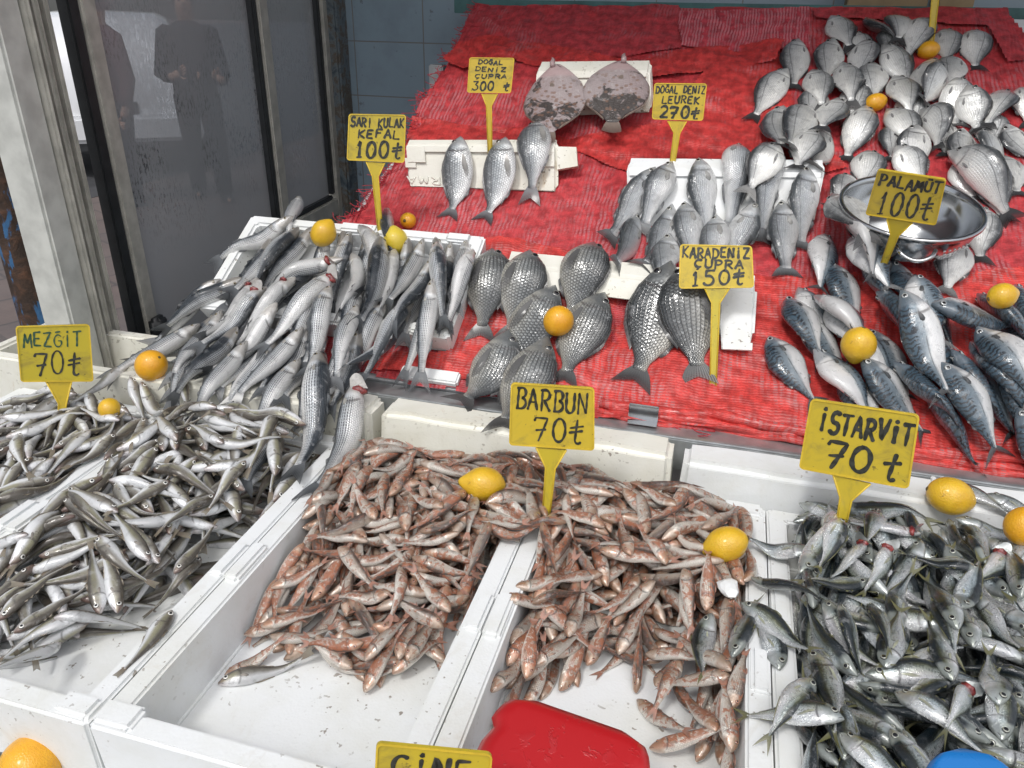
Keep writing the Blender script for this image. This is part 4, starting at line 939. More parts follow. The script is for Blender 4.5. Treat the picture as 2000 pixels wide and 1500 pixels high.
# ================================================================ handwriting, price tags
def arc(cx, cy, rx, ry, a0, a1, n=9): return [(cx + rx * math.cos(R(a0 + (a1 - a0) * i / n)), cy + ry * math.sin(R(a0 + (a1 - a0) * i / n))) for i in range(n + 1)]
GLY = {
 'A': [[(.02, 0), (.48, 1), (.95, 0)], [(.2, .36), (.8, .36)]],
 'B': [[(.1, 0), (.14, 1)], [(.0, .96)] + arc(.45, .76, .42, .24, 80, -90, 8) + arc(.42, .27, .5, .26, 85, -100, 9) + [(.02, .02)]],
 'C': [arc(.55, .5, .5, .5, 55, 300, 12)], 'Ç': [arc(.55, .55, .5, .45, 55, 300, 12), [(.5, .1), (.55, -.08), (.38, -.16)]],
 'D': [[(.1, 0), (.1, 1)], [(.0, .98)] + arc(.3, .5, .68, .48, 85, -85, 10) + [(.0, .02)]],
 'E': [[(.85, .98), (.12, .96), (.1, .03), (.88, .0)], [(.12, .52), (.7, .52)]], 'F': [[(.9, .98), (.14, .95), (.1, 0)], [(.12, .52), (.7, .54)]],
 'G': [arc(.55, .5, .5, .5, 50, 330, 13) + [(.98, .5), (.6, .48)]], 'Ğ': [arc(.55, .42, .5, .42, 50, 330, 13) + [(.98, .42), (.6, .42)], [(.25, 1.02), (.8, 1.06)]],
 'I': [[(.5, 0), (.5, 1)]], 'İ': [[(.45, 0), (.5, .78)], [(.5, .97), (.56, 1.06)]], 'K': [[(.12, 0), (.12, 1)], [(.9, 1), (.15, .48), (.95, 0)]], 'L': [[(.15, 1), (.1, .03), (.95, .02)]],
 'M': [[(.02, 0), (.15, 1), (.5, .3), (.85, 1), (.98, 0)]], 'N': [[(.08, 0), (.1, 1), (.88, .02), (.92, 1)]], 'O': [arc(.5, .5, .48, .5, 90, 460, 16)],
 'P': [[(.12, 0), (.15, 1)], [(.0, .95)] + arc(.4, .72, .5, .27, 85, -100, 9)], 'R': [[(.12, 0), (.14, 1)], [(.0, .96)] + arc(.42, .74, .46, .25, 85, -100, 9) + [(.95, 0)]],
 'S': [arc(.5, .74, .42, .25, 40, 250, 9) + arc(.46, .26, .46, .26, 70, -150, 9)], 'T': [[(.0, .97), (1, 1)], [(.5, .98), (.45, 0)]], 'U': [[(.1, 1), (.1, .35)] + arc(.5, .3, .4, .3, 190, 350, 7) + [(.9, 1)]],
 'Ü': [[(.1, .85), (.1, .3)] + arc(.5, .28, .4, .28, 190, 350, 7) + [(.9, .85)], [(.35, 1.02), (.4, 1.08)], [(.66, 1.02), (.7, 1.08)]],
 'V': [[(.02, 1), (.48, 0), (.98, 1)]], 'Z': [[(.05, .95), (.9, 1), (.08, .03), (.98, .0)]], '0': [arc(.5, .5, .42, .5, 95, 465, 16)], '1': [[(.2, .72), (.55, 1), (.5, 0)], [(.15, .0), (.85, .03)]],
 '2': [arc(.48, .72, .4, .28, 150, -40, 9) + [(.1, .02), (.98, .04)]], '3': [[(.1, .97), (.85, 1), (.42, .6)] + arc(.42, .3, .46, .3, 80, -150, 9)], '5': [[(.92, 1), (.25, .98), (.18, .58)] + arc(.45, .32, .46, .32, 110, -150, 10)],
 '7': [[(.05, .86), (.12, .98), (.95, .97), (.42, 0)], [(.22, .45), (.85, .5)]], 'E₺': [], '₺': [[(.55, 1), (.45, .16)] + arc(.66, .14, .2, .14, 190, 330, 5), [(.1, .66), (.95, .76)], [(.05, .46), (.92, .56)]],
 't': [[(.62, 1), (.42, .14)] + arc(.6, .14, .18, .14, 190, 330, 5), [(.0, .60), (.98, .70)]], 'Z2': [],
}
def stroke(mb, P, n, w):
    """a marker stroke: ribbon of width w along the 3-D points, rounded ends"""
    P = np.array(P); ss = np.concatenate([[0], np.cumsum(np.linalg.norm(np.diff(P, axis=0), axis=1))]); K = max(4, int(ss[-1] / (w * .6)) + 2)
    s = np.linspace(0, ss[-1], K); Q = np.stack([np.interp(s, ss, P[:, k]) for k in range(3)], 1)
    T = np.gradient(Q, axis=0); T /= np.linalg.norm(T, axis=1)[:, None] + 1e-12; S_ = np.cross(n[None], T)
    Q = np.concatenate([[Q[0] - T[0] * w * .4], Q, [Q[-1] + T[-1] * w * .4]]); S_ = np.concatenate([[S_[0]], S_, [S_[-1]]])
    w = w * (1.22 + .22 * math.sin(float(P[0] @ [311., 173., 97.]))); hw = np.full(len(Q), w / 2) * (1 + .20 * np.sin(np.arange(len(Q)) * .7 + stroke.k)); hw[0] = hw[-1] = w * .22
    V = []
    for q, s_, h in zip(Q, S_, hw): V += [q + s_ * h, q - s_ * h]
    off = stroke.k = (stroke.k + 1) % 9
    V = [v + n * (.0006 + off * .00006) for v in V]
    mb.add(V, [(2 * i, 2 * i + 1, 2 * i + 3, 2 * i + 2) for i in range(len(Q) - 1)])
stroke.k = 0
t = NT('yellow_tag_plastic'); p = t.obj(); r = t.rnd()
c = t.mix(r, (.60, .43, .035), (.52, .42, .030)); c = t.mix(t.M('MULTIPLY', t.smooth(t.noise(p, 18, 6, .7, .8), .46, .70), .65), c, (.27, .21, .05)); c = t.mix(t.M('MULTIPLY', t.smooth(t.noise(p, 90, 3, .6), .66, .72), .7), c, (.10, .08, .03))
t.set(col=c, rough=.36, coat=.2, coatr=.2); t.bump(t.noise(p, 60, 3), .12, .001); YEL = t.m
YEDGE = simple('bright_yellow_edge', (.66, .47, .04), .4, 0, .12, 40, .05)
def ink(name, c):
    t = NT(name); p = t.obj(); t.set(col=t.mix(t.smooth(t.noise(p, 120, 3), .35, .7), c, tuple(x + .03 for x in c)), rough=.35); return t.m
INK, INKG = ink('black_marker', (.022, .024, .018)), ink('green_marker', (.018, .075, .040))
def sign(label, quad, vee, neck, base, surf, lines, base3=None, tilt=.12, lift=0.0):
    if base3 is None:
        uvb = surf.hit(*base); B = surf.P(uvb[0], uvb[1], surf.h(*uvb) + lift)
    else: B = np.array(base3)
    d = CAM - B; d[2] = 0; n = unit(unit(d) + np.array([0, 0, tilt]))
    U = lambda q: on_plane(*q, B, n)
    Q = [U(q) for q in quad]; th = .0032
    o = empty('price_tag', B); o['_o'] = list(map(float, B)); tag(o, label, 'price tag')
    # plate with rounded corners
    def rq(ins, rad):
        out = []
        for k in range(4):
            a, b, c_ = Q[k - 1], Q[k], Q[(k + 1) % 4]; e1, e2 = unit(a - b), unit(c_ - b); cen = b + (e1 + e2) * ins
            for f in np.linspace(0, 1, 5):
                cc_ = cen + (e1 + e2) * rad; v1, v2 = -e2, -e1; ang = f * math.pi / 2
                out.append(cc_ + rad * (v1 * math.cos(ang) + v2 * math.sin(ang)))
        return out
    W_ = np.linalg.norm(Q[1] - Q[0]); rad = W_ * .05
    MB().prism(rq(0, rad), -n * th).build('plate', YEL, o)
    outer, inner = rq(0, rad), rq(W_ * .018, rad * .75); m = MB(); k = len(outer)
    V = [p + n * .0002 for p in outer] + [p + n * .0016 for p in outer] + [p + n * .0016 for p in inner] + [p + n * .0002 for p in inner]
    m.add(V, [(r_ * k + i, r_ * k + (i + 1) % k, (r_ + 1) * k + (i + 1) % k, (r_ + 1) * k + i) for r_ in range(3) for i in range(k)]); m.build('raised_rim', YEDGE, o)
    a, b, nk = U(vee[0]), U(vee[1]), U(neck); x = unit(b - a); hw = np.linalg.norm(b - a) * .16; e = unit(B - nk); end = B + e * .03 if base3 is None else B
    off = -n * .0012
    MB().prism([a + off, nk - x * hw + off, end - x * hw * .75 + off, end + x * hw * .75 + off, nk + x * hw + off, b + off][::-1], -n * .0045).build('stem', YEL, o)
    m = MB()
    for pp in ([a, nk - x * hw, end - x * hw * .75], [b, nk + x * hw, end + x * hw * .75]): m.tube([q - n * .001 for q in pp], .0016, 6)
    m.build('stem_ribs', YEDGE, o, True)
    rg = np.random.RandomState(len(label)); mk = {}
    for (txt, x0, y0, x1, y1, wd, g) in lines:
        m = mk.setdefault(g, MB()); N_ = len(txt); cw = (x1 - x0) / N_
        for i, ch in enumerate(txt):
            if ch == ' ': continue
            jx, jy, sc = rg.normal(0, .03) * cw, rg.normal(0, .010), rg.uniform(.92, 1.03)
            nar = .45 if ch in 'Iİ1' else .80
            for st in GLY[ch]:
                pts = []
                for gx, gy in st:
                    X = x0 + (i + .5) * cw + jx + (gx - .5 + .10 * (gy - .5)) * cw * nar; Y = y1 - (y1 - y0) * (gy * sc) + jy
                    pts.append(Q[0] * (1 - X) * (1 - Y) + Q[1] * X * (1 - Y) + Q[2] * X * Y + Q[3] * (1 - X) * Y)
                stroke(m, pts, n, wd * W_)
    for g, m in mk.items(): m.build('lettering', INKG if g == 'g' else INK, o)
    return o
# ---- fruit
def lemon_mat(name, a, b):
    t = NT(name); p = t.obj(); vo = t.voro(p, 420).outputs['Distance']
    c = t.mix(t.smooth(t.noise(p, 26, 3), .35, .7), a, b); c = t.mix(t.M('MULTIPLY', t.smooth(t.noise(p, 70, 3), .68, .75), .5), c, (.25, .13, .02))
    t.set(col=c, rough=.36, coat=.35, coatr=.15, sss=.05); t.bump(t.M('ADD', vo, t.noise(p, 40, 2)), .35, .0022); return t.m
LEM = lemon_mat('yellow_lemon_rind', (.74, .46, .025), (.62, .36, .015)); LEMP = lemon_mat('pale_lemon_rind', (.72, .55, .06), (.62, .46, .035)); ORA = lemon_mat('orange_rind', (.78, .40, .014), (.70, .32, .010))
STEMM = simple('dry_stem_end', (.10, .075, .03), .7, 0, .2, 80, .3)
def lemon(label, px, py, rpx, mat, S, ax, elong=1.22, cat='lemon', nip=1.0, half=False):
    q = S.hit(px, py, 0, (rpx, .80 if not half else .35)); rad = rpx * ((q - CAM) @ CF) / FPX
    c = q; a = unit(CR * ax[0] + CU * ax[1] - CF * ax[2]); L = rad * elong
    th = np.linspace(0, math.pi, 26); pr = []
    for t_ in th:
        x = -math.cos(t_); r_ = math.sin(t_) ** .92
        if x > .0: r_ = r_ * (1 - .16 * nip * x ** 3); x2 = x + nip * .16 * max(0, (x - .72) / .28) ** 2.2
        else: x2 = x - nip * .05 * max(0, (-x - .85) / .15) ** 2
        pr.append((max(r_ * rad, 1e-5), x2 * L))
    o = MB().lathe(c, a, pr, 32).build('lemon' if cat == 'lemon' else 'orange', mat, None, True, loc=c); tag(o, label, cat)
    rg = np.random.RandomState(int(px))
    for vtx in o.data.vertices: vtx.co *= 1 + .018 * float(vnoise(np.array(vtx.co.x * 30 + vtx.co.z * 17), np.array(vtx.co.y * 30 + vtx.co.z * 13), int(px), 2, 1.2))
    MB().lathe(c - a * (L * (1 + .05 * nip) - .001), -a, [(.0001, .0022), (.0024, .0020), (.0042, .0006), (.0046, -.003)], 10).build('stem_end', STEMM, o, True)
    iu, iv, _ = S.uvh(c); ii = np.hypot(*(np.meshgrid(S.gu - iu, S.gv - iv))) < rad * .8
    S.H[ii] = np.maximum(S.H[ii], _); return o
def fixtures():
    L7 = [('BARBUN', .06, .08, .94, .42, .024, 'k'), ('70₺', .26, .50, .90, .90, .026, 'k')]
    sign('yellow price tag reading MEZGİT 70 in green and black, at the far left', [(30, 637), (175, 633), (183, 745), (40, 746)], [(90, 746), (140, 746)], (122, 788), (122, 800), SF,
         [('MEZĞİT', .07, .13, .88, .38, .020, 'g'), ('70₺', .17, .46, .86, .88, .026, 'k')])
    sign('yellow price tag reading SARI KULAK KEFAL 100 above the mullet', [(681, 222), (793, 224), (790, 318), (677, 313)], [(715, 316), (752, 318)], (733, 345), (742, 447), SI,
         [('SARI KULAK', .04, .07, .98, .27, .026, 'k'), ('KEFAL', .16, .32, .92, .50, .026, 'k'), ('100₺', .10, .57, .96, .92, .036, 'k')], lift=.0)
    sign('yellow price tag reading DOĞAL DENİZ ÇUPRA 300 behind the gilt bream', [(917, 112), (1005, 113), (998, 182), (912, 181)], [(941, 183), (972, 183)], (955, 207), (957, 292), SI,
         [('DOĞAL', .20, .06, .76, .18, .020, 'k'), ('DENİZ', .14, .27, .84, .39, .020, 'k'), ('ÇUPRA', .14, .47, .88, .59, .020, 'k'), ('300 ₺', .10, .68, .96, .93, .028, 'k')])
    sign('yellow price tag reading DOĞAL DENİZ LEVREK 270 behind the bass', [(1278, 162), (1381, 163), (1373, 236), (1273, 233)], [(1304, 236), (1341, 237)], (1322, 260), (1314, 314), SI,
         [('DOĞAL DENİZ', .04, .07, .99, .27, .022, 'k'), ('LEUREK', .16, .35, .90, .55, .024, 'k'), ('270₺', .12, .62, .94, .94, .032, 'k')])
    sign('yellow price tag reading KARADENİZ ÇUPRA 150 over the dark scaled bream', [(1328, 477), (1469, 480), (1473, 562), (1326, 564)], [(1376, 563), (1425, 563)], (1398, 592), (1393, 737), SI,
         [('KARADENİZ', .03, .06, .97, .30, .024, 'k'), ('ÇUPRA', .20, .34, .88, .54, .028, 'k'), ('150₺', .12, .58, .90, .93, .026, 'k')], tilt=.45)
    sign('tilted yellow price tag reading PALAMUT 100 in front of the colander', [(1715, 330), (1849, 350), (1828, 440), (1690, 419)], [(1732, 428), (1782, 436)], (1747, 460), (1722, 525), SI,
         [('PALAMÜT', .06, .08, .97, .32, .032, 'k'), ('100₺', .10, .40, .92, .92, .030, 'k')], lift=.05, tilt=-.40)
    sign('yellow price tag reading BARBUN 70 standing among the red mullet', [(998, 747), (1161, 757), (1161, 880), (994, 869)], [(1047, 875), (1106, 880)], (1075, 915), (1068, 992), SF, L7)
    sign('large tilted grimy yellow price tag reading İSTARVİT 70 beside the scad', [(1584, 778), (1797, 810), (1775, 955), (1560, 915)], [(1627, 928), (1700, 946)], (1652, 975), (1645, 1012), SF,
         [('İSTARVİT', .10, .13, .98, .42, .032, 'k'), ('70', .20, .53, .68, .90, .032, 'k'), ('t', .74, .58, .92, .94, .028, 'k')])
    B = on_z(848, 1640, .600) ; sign('yellow price tag at the front edge, only ÇİN of its first line in view', [(735, 1450), (962, 1472), (950, 1602), (728, 1578)], [(800, 1585), (880, 1592)], (842, 1625), None, SF,
         [('ÇİNE', .12, .14, .84, .48, .034, 'k')], base3=on_plane(845, 1650, (0, .450, .6), (0, 1, 0)), tilt=.2)
    sign('yellow price tag stem above the pale bream, its plate out of view', [(1770, -165), (1900, -160), (1895, -62), (1765, -68)], [(1810, -64), (1855, -62)], (1830, -35), (1817, 72), SI, [])
# embossed letters on the bream box, upside down as the box lies
m = MB()
for i, ch in enumerate('FIRMA'):
    for st in GLY[ch]:
        pts = [onface(q1, n1, .40 - .085 * i - (.0 + .062 * gx), .72 + .17 * gy, .0012) for gx, gy in st]; m.tube(np.stack([np.interp(np.linspace(0, 1, 3 * len(pts)), np.linspace(0, 1, len(pts)), np.array(pts)[:, k]) for k in range(3)], 1), .0022, 6)
m.build('embossed_letters', FOAM_OLD, f1, True)

# ================================================================ scoops
def scoop(label, outline, S, hmid, mat, name, depth=.05, thick=.003, tip=0.0):
    """shallow pan: rounded front sheet with an upturned rim, seen from its back; outline in photo pixels on a plane"""
    return None
REDP = simple('glossy_red_plastic', (.50, .012, .014), .22, 0, .06, 9, .04, .001, .5); BLUEP = simple('glossy_blue_plastic', (.012, .17, .50), .25, 0, .06, 9, .04, .001, .4)
t = NT('wet_red_plastic'); p = t.obj(); wet = t.smooth(t.noise(p, 55, 4, .6, .4), .55, .62); wz = t.smooth(t.noise(p, 9, 2), .5, .62)
t.set(col=t.mix(t.M('MULTIPLY', t.smooth(t.noise(p, 120, 2), .72, .76), .6), (.46, .012, .016), (.12, .03, .03)), rough=.28, coat=t.M('MULTIPLY', wet, wz), coatr=.03); t.bump(t.M('MULTIPLY', wet, wz), .5, .0015); REDP = t.m
def make_scoop(label, name, mat, base, fwdv, upn, Lh, Wd, ht, cat='scoop', rnd=.22):
    """base: 3-D point at the lip centre; fwdv: from lip towards handle; upn: outward normal of the back"""
    f = unit(fwdv); n = unit(np.asarray(upn) - f * (f @ upn)); x = unit(np.cross(f, n)); m = MB()
    NX, NY = 25, 22; V = {}; pts = []
    def P(a, b, off):
        y = b * Lh; half = Wd * (.60 + .40 * min(1, (b / .34)) ** .6) if b < .34 else Wd
        r_ = rnd
        if b < r_: half = Wd * (1 - (.34 if rnd < .3 else .95) * (1 - math.sqrt(max(0, 1 - (1 - b / r_) ** 2))))
        xx = a * half; e = max(0, (abs(a) - .80) / .20); lipb = max(0, 1 - b / .06)
        z = -ht * e ** 1.7 * min(1, .25 + b * 1.6) - ht * .25 * lipb ** 2 - .012 * (b - .5) ** 2
        return base + f * y + x * xx + n * (z + off)
    for s_, off in ((0, 0.0), (1, -.0032)):
        for j in range(NY):
            for i in range(NX): pts.append(P(i / (NX - 1) * 2 - 1, j / (NY - 1), off))
    F = []; K = NX * NY
    for j in range(NY - 1):
        for i in range(NX - 1):
            a = j * NX + i; F += [(a, a + 1, a + NX + 1, a + NX), (K + a, K + a + NX, K + a + NX + 1, K + a + 1)]
    rim = [i for i in range(NX)] + [j * NX + NX - 1 for j in range(1, NY)] + [(NY - 1) * NX + i for i in range(NX - 2, -1, -1)] + [j * NX for j in range(NY - 2, 0, -1)]
    for k in range(len(rim)): a, b = rim[k], rim[(k + 1) % len(rim)]; F.append((a, K + a, K + b, b))
    o = empty(name, base); o['_o'] = list(map(float, base)); tag(o, label, cat)
    m.add(pts, F); m.build('pan', mat, o, True)
    hb = base + f * (Lh - .01) - n * .006; MB().tube([hb, hb + f * .03 + n * .006, hb + f * .12 + n * .012, hb + f * .135 + n * .012], [.013, .012, .014, .006], 14).build('handle', mat, o, True)
    return o
def scoops():
    up_ = unit(np.array([.0, -.10, 1.0])); B0 = np.array([0, 0, .806]); Q = lambda px, py: on_plane(px, py, B0, up_)
    a, b = Q(985, 1372), Q(1262, 1470); lip = (Q(1030, 1352) + Q(1235, 1428)) / 2; x = unit(b - a); f = unit(np.cross(up_, x)); f = f if f[1] < 0 else -f
    make_scoop('glossy red plastic scoop lying face down in the red mullet box', 'red_scoop', REDP, lip, f, up_, .20, .094, .018)
    up2 = unit(np.array([.02, -.25, 1.0])); B2 = np.array([.40, .62, .865]); l2 = on_plane(1885, 1455, B2, up2); x2 = unit(on_plane(1990, 1480, B2, up2) - on_plane(1790, 1470, B2, up2)); f2 = unit(np.cross(up2, x2)); f2 = f2 if f2[1] < 0 else -f2
    make_scoop('glossy blue plastic scoop resting on the scad at the front edge', 'blue_scoop', BLUEP, l2, f2, up2, .17, .066, .02, rnd=.5)

# ================================================================ street: parked car and passers-by seen through the glass
CARW = simple('white_car_paint', (.72, .73, .75), .25, 0, .03, 2, .0, .002, .8); CARG = NT('dark_car_glass'); CARG.set(col=(.03, .045, .05), rough=.08, coat=.5); CARG = CARG.m
PLASTIC = simple('dark_plastic', (.03, .032, .035), .5, 0, .1, 20, .05); LAMPR = simple('red_lamp_lens', (.35, .015, .02), .15, 0, .1, 30, .0, .002, .5)
cx = on_plane(230, 345, (0, 0, 0), (0, 0, 1)); cdir = unit(np.array([cx[0], cx[1] - .0, 0])); cxr = unit(np.cross(cdir, [0, 0, 1]))   # car points away from us
cdir = unit(cdir * math.cos(R(6)) + cxr * math.sin(R(6))); cxr = unit(np.cross(cdir, [0, 0, 1]))
def car():
    O = np.array([cx[0], cx[1], 0]) + cxr * .05; ax = np.array([cxr, cdir, [0, 0, 1.0]])
    T_ = lambda x, y, z: O + cxr * x + cdir * y + np.array([0, 0, z])
    o = empty('parked_car', O); o['_o'] = list(map(float, O)); tag(o, 'white parked hatchback seen from behind through the glass', 'car')
    # body: loft of cross sections from tail to nose
    secs = []   # (y, z_bottom, z_waist, z_roof, half width low, half width roof)
    prof = [(0.00, .32, .62, .64, .74, .72), (.03, .28, .86, .90, .82, .78), (.12, .26, .92, 1.20, .84, .66), (.30, .25, .95, 1.44, .85, .62), (.6, .24, .95, 1.49, .86, .61), (1.6, .22, .94, 1.50, .86, .61), (2.3, .22, .93, 1.38, .86, .60), (2.9, .22, .92, .99, .85, .66), (3.6, .24, .80, .84, .82, .72), (3.9, .30, .60, .62, .72, .66)]
    V, F = [], []
    for (y, zb, zw, zr, hl, hr) in prof:
        q = [(-hl * .93, zb), (-hl, zb + .12), (-hl, zw * .8), (-hl * .97, zw), (-hr, zr - .05), (-hr * .82, zr), (0, zr + .015), (hr * .82, zr), (hr, zr - .05), (hl * .97, zw), (hl, zw * .8), (hl, zb + .12), (hl * .93, zb)]
        V += [T_(x, y, z) for x, z in q]
    n = 13
    for i in range(len(prof) - 1):
        for k in range(n): F.append((i * n + k, i * n + (k + 1) % n, (i + 1) * n + (k + 1) % n, (i + 1) * n + k))
    F += [tuple(range(n))[::-1], tuple((len(prof) - 1) * n + k for k in range(n))]
    MB().add(V, F).build('body', CARW, o, True)
    MB().add([T_(-.62, .085, .98), T_(.62, .085, .98), T_(.54, .285, 1.38), T_(-.54, .285, 1.38), T_(-.62, .11, .98), T_(.62, .11, .98), T_(.54, .31, 1.38), T_(-.54, .31, 1.38)], [(0, 1, 2, 3), (7, 6, 5, 4), (0, 4, 5, 1), (1, 5, 6, 2), (2, 6, 7, 3), (3, 7, 4, 0)]).build('rear_window', CARG, o)
    for s in (-1, 1):
        MB().add([T_(s * .845, .75, .97), T_(s * .845, 2.2, .97), T_(s * .66, 1.9, 1.36), T_(s * .66, .75, 1.38)], [(0, 1, 2, 3)]).build('side_window', CARG, o)
        MB().box(T_(s * .74, .035, .80), (.085, .045, .13), ax, .02).build('tail_lamp', LAMPR, o)
        for y in (.55, 3.1):
            w_ = MB().lathe(T_(s * .80, y, .30), cxr * s, [(.0, -.1), (.28, -.1), (.30, -.06), (.30, .05), (.27, .07), (.19, .06)], 24).build('wheel', RUBBER, o, True)
            MB().lathe(T_(s * .80, y, .30), cxr * s, [(.001, .04), (.06, .05), (.18, .055), (.195, .05)], 20).build('rim', ALU, w_, True)
    MB().box(T_(0, -.03, .47), (.80, .07, .13), ax, .04).build('bumper', CARW, o)
    MB().box(T_(0, -.02, .30), (.74, .05, .05), ax, .02).build('bumper_skirt', PLASTIC, o)
    MB().box(T_(0, -.012, .66), (.26, .012, .055), ax, .004).build('plate_recess', PLASTIC, o)
    MB().box(T_(.02, .018, .845), (.09, .012, .012), ax, .005).build('boot_handle', PLASTIC, o)
car()
SKIN = simple('skin', (.42, .25, .18), .5, 0, .06, 40, .05); HAIR = simple('dark_hair', (.02, .016, .014), .6, 0, .2, 90, .3); MAROON = simple('maroon_coat', (.085, .016, .024), .8, 0, .15, 40, .2); NAVY = simple('dark_jacket', (.018, .020, .026), .8, 0, .15, 40, .2); TROUS = simple('dark_trousers', (.022, .024, .030), .85, 0, .15, 40, .2)
def skin_mesh(name, mat, parent, O, ax, verts, edges, rad, root=0, sub=2):
    me = bpy.data.meshes.new(name); base = np.array(parent['_o']) if parent is not None else O
    me.from_pydata([tuple(O + ax[0] * v[0] + ax[1] * v[1] + ax[2] * v[2] - base) for v in verts], edges, []); me.materials.append(mat)
    o = bpy.data.objects.new(name, me); COL.objects.link(o)
    if parent is not None: o.parent = parent
    else: o.location = base; o['_o'] = list(map(float, base))
    mo = o.modifiers.new('skin', 'SKIN'); mo.use_smooth_shade = True
    for i, r_ in enumerate(rad):
        sv = me.skin_vertices[0].data[i]; sv.radius = r_ if isinstance(r_, tuple) else (r_, r_); sv.use_root = (i == root)
    s = o.modifiers.new('subsurf', 'SUBSURF'); s.levels = sub; s.render_levels = sub
    return o
def person(label, at, face, H, coat, arms, legs, hair=True):
    O = np.array([at[0], at[1], 0]); f = unit(np.array([face[0], face[1], 0])); x = unit(np.cross(f, [0, 0, 1])); ax = np.array([x, f, [0, 0, H]])
    # skeleton heights are fractions of the standing height; x and y in metres
    V = [(0, 0, .53), (0, 0, .62), (0, .0, .74), (0, -.01, .82), (0, .0, .865), (0, .015, .90), (0, .02, .95), (0, .01, .985)]; E = [(0, 1), (1, 2), (2, 3), (3, 4), (4, 5), (5, 6), (6, 7)]; Rd = [(.145, .105), (.135, .10), (.155, .105), (.09, .07), (.052, .052), (.072, .085), (.075, .092), (.045, .055)]
    for s, lg in ((-1, legs[0]), (1, legs[1])):
        b = len(V); V += [(s * .09, 0, .50), (s * (.09 + lg[0]), lg[1], .285), (s * (.09 + lg[0]), lg[2], .055), (s * (.10 + lg[0]), lg[2] + .02, .022), (s * (.11 + lg[0]), lg[2] + .15, .016)]
        E += [(0, b), (b, b + 1), (b + 1, b + 2), (b + 2, b + 3), (b + 3, b + 4)]; Rd += [.088, .058, .042, .040, .032]
    hands = []
    for s, am in ((-1, arms[0]), (1, arms[1])):
        b = len(V); V += [(s * .17, 0, .80), am[0], am[1], am[2]]; E += [(3, b), (b, b + 1), (b + 1, b + 2), (b + 2, b + 3)]; Rd += [.058, .045, .032, (.038, .020)]; hands.append((am[1], am[2]))
    o = skin_mesh('person', SKIN, None, O, ax, V, E, Rd); tag(o, label, 'person')
    # coat, trousers, shoes follow the body
    def loft(mb, cs, rx, ry, n=16):
        V = [O + x * c[0] + f * c[1] + np.array([0, 0, H * c[2]]) + x * a * math.cos(2 * math.pi * q / n) + f * b * math.sin(2 * math.pi * q / n) for c, a, b in zip(cs, rx, ry) for q in range(n)]
        K = len(cs); mb.add(V, [(i * n + q, i * n + (q + 1) % n, (i + 1) * n + (q + 1) % n, (i + 1) * n + q) for i in range(K - 1) for q in range(n)] + [tuple(range(n))[::-1], tuple((K - 1) * n + q for q in range(n))])
    W3 = lambda v: O + x * v[0] + f * v[1] + np.array([0, 0, H * v[2]])
    jk = MB(); loft(jk, [(0, 0, .455), (0, 0, .50), (0, 0, .56), (0, 0, .63), (0, .005, .70), (0, 0, .76), (0, -.005, .80), (0, 0, .828), (0, .0, .848), (0, .005, .865)], [.185, .182, .178, .168, .182, .205, .220, .190, .115, .070], [.130, .130, .128, .118, .128, .136, .128, .112, .088, .066])
    for s in (0, 1):
        b0 = 18 + s * 4; p0, p1, p2 = W3(V[b0]), W3(V[b0 + 1]), W3(tuple(np.array(V[b0 + 1]) * .12 + np.array(V[b0 + 2]) * .88)); jk.tube([p0 - (p1 - p0) * .25, p0 - (p1 - p0) * .08, p0 * .6 + p1 * .4, p1, p1 * .55 + p2 * .45, p2], [.030, .078, .072, .060, .054, .050], 12)
    jk.build('jacket', coat, o, True)
    tr_ = MB(); loft(tr_, [(0, 0, .44), (0, 0, .47), (0, 0, .53)], [.150, .165, .165], [.115, .118, .115])
    for s in (0, 1):
        b0 = 8 + s * 5; p0, p1, p2 = W3(V[b0]), W3(V[b0 + 1]), W3(V[b0 + 2]); tr_.tube([p0 + [0, 0, .04], p0 * .5 + p1 * .5, p1, p1 * .5 + p2 * .5, p2 - [0, 0, .02]], [.100, .092, .078, .072, .070], 12)
    tr_.build('trousers', TROUS, o, True)
    for s in (0, 1):
        b0 = 8 + s * 5; skin_mesh('shoe', PLASTIC, o, O, ax, [V[b0 + 3], V[b0 + 4], tuple(np.array(V[b0 + 3]) - [0, .05, 0])], [(2, 0), (0, 1)], [.052, .040, .044], 0, 1)
    fc = MB(); hd_ = W3((0, .10, .945))
    fc.tube([W3((0, .085, .958)), W3((0, .112, .942)), W3((0, .088, .935))], [.010, .016, .012], 8); fc.build('nose', SKIN, o, True)
    for s in (-1, 1): MB().lathe(W3((s * .031, .088, .957)), f, [(.0, .006), (.008, .004), (.011, -.004)], 10).build('eye', PLASTIC, o, True)
    MB().tube([W3((-.024, .090, .918)), W3((0, .098, .917)), W3((.024, .090, .918))], .005, 6).build('mouth', MAROON, o, True)
    h = MB(); C_ = O + ax[2] * .945 + f * .0
    for i in range(9):
        for q in range(14):
            th, ph = math.pi * .62 * i / 8, 2 * math.pi * q / 14; h.v.append(tuple(C_ - f * .012 + ax[2] * .010 + np.array([0, 0, 1]) * .118 * math.cos(th) + x * .086 * math.sin(th) * math.cos(ph) + f * .102 * math.sin(th) * math.sin(ph) * (1 if math.sin(ph) < 0 else .82))); h.uv.append((0, 0))
    h.f = [(i * 14 + q, i * 14 + (q + 1) % 14, (i + 1) * 14 + (q + 1) % 14, (i + 1) * 14 + q) for i in range(8) for q in range(14)]; h.build('hair', HAIR, o, True)
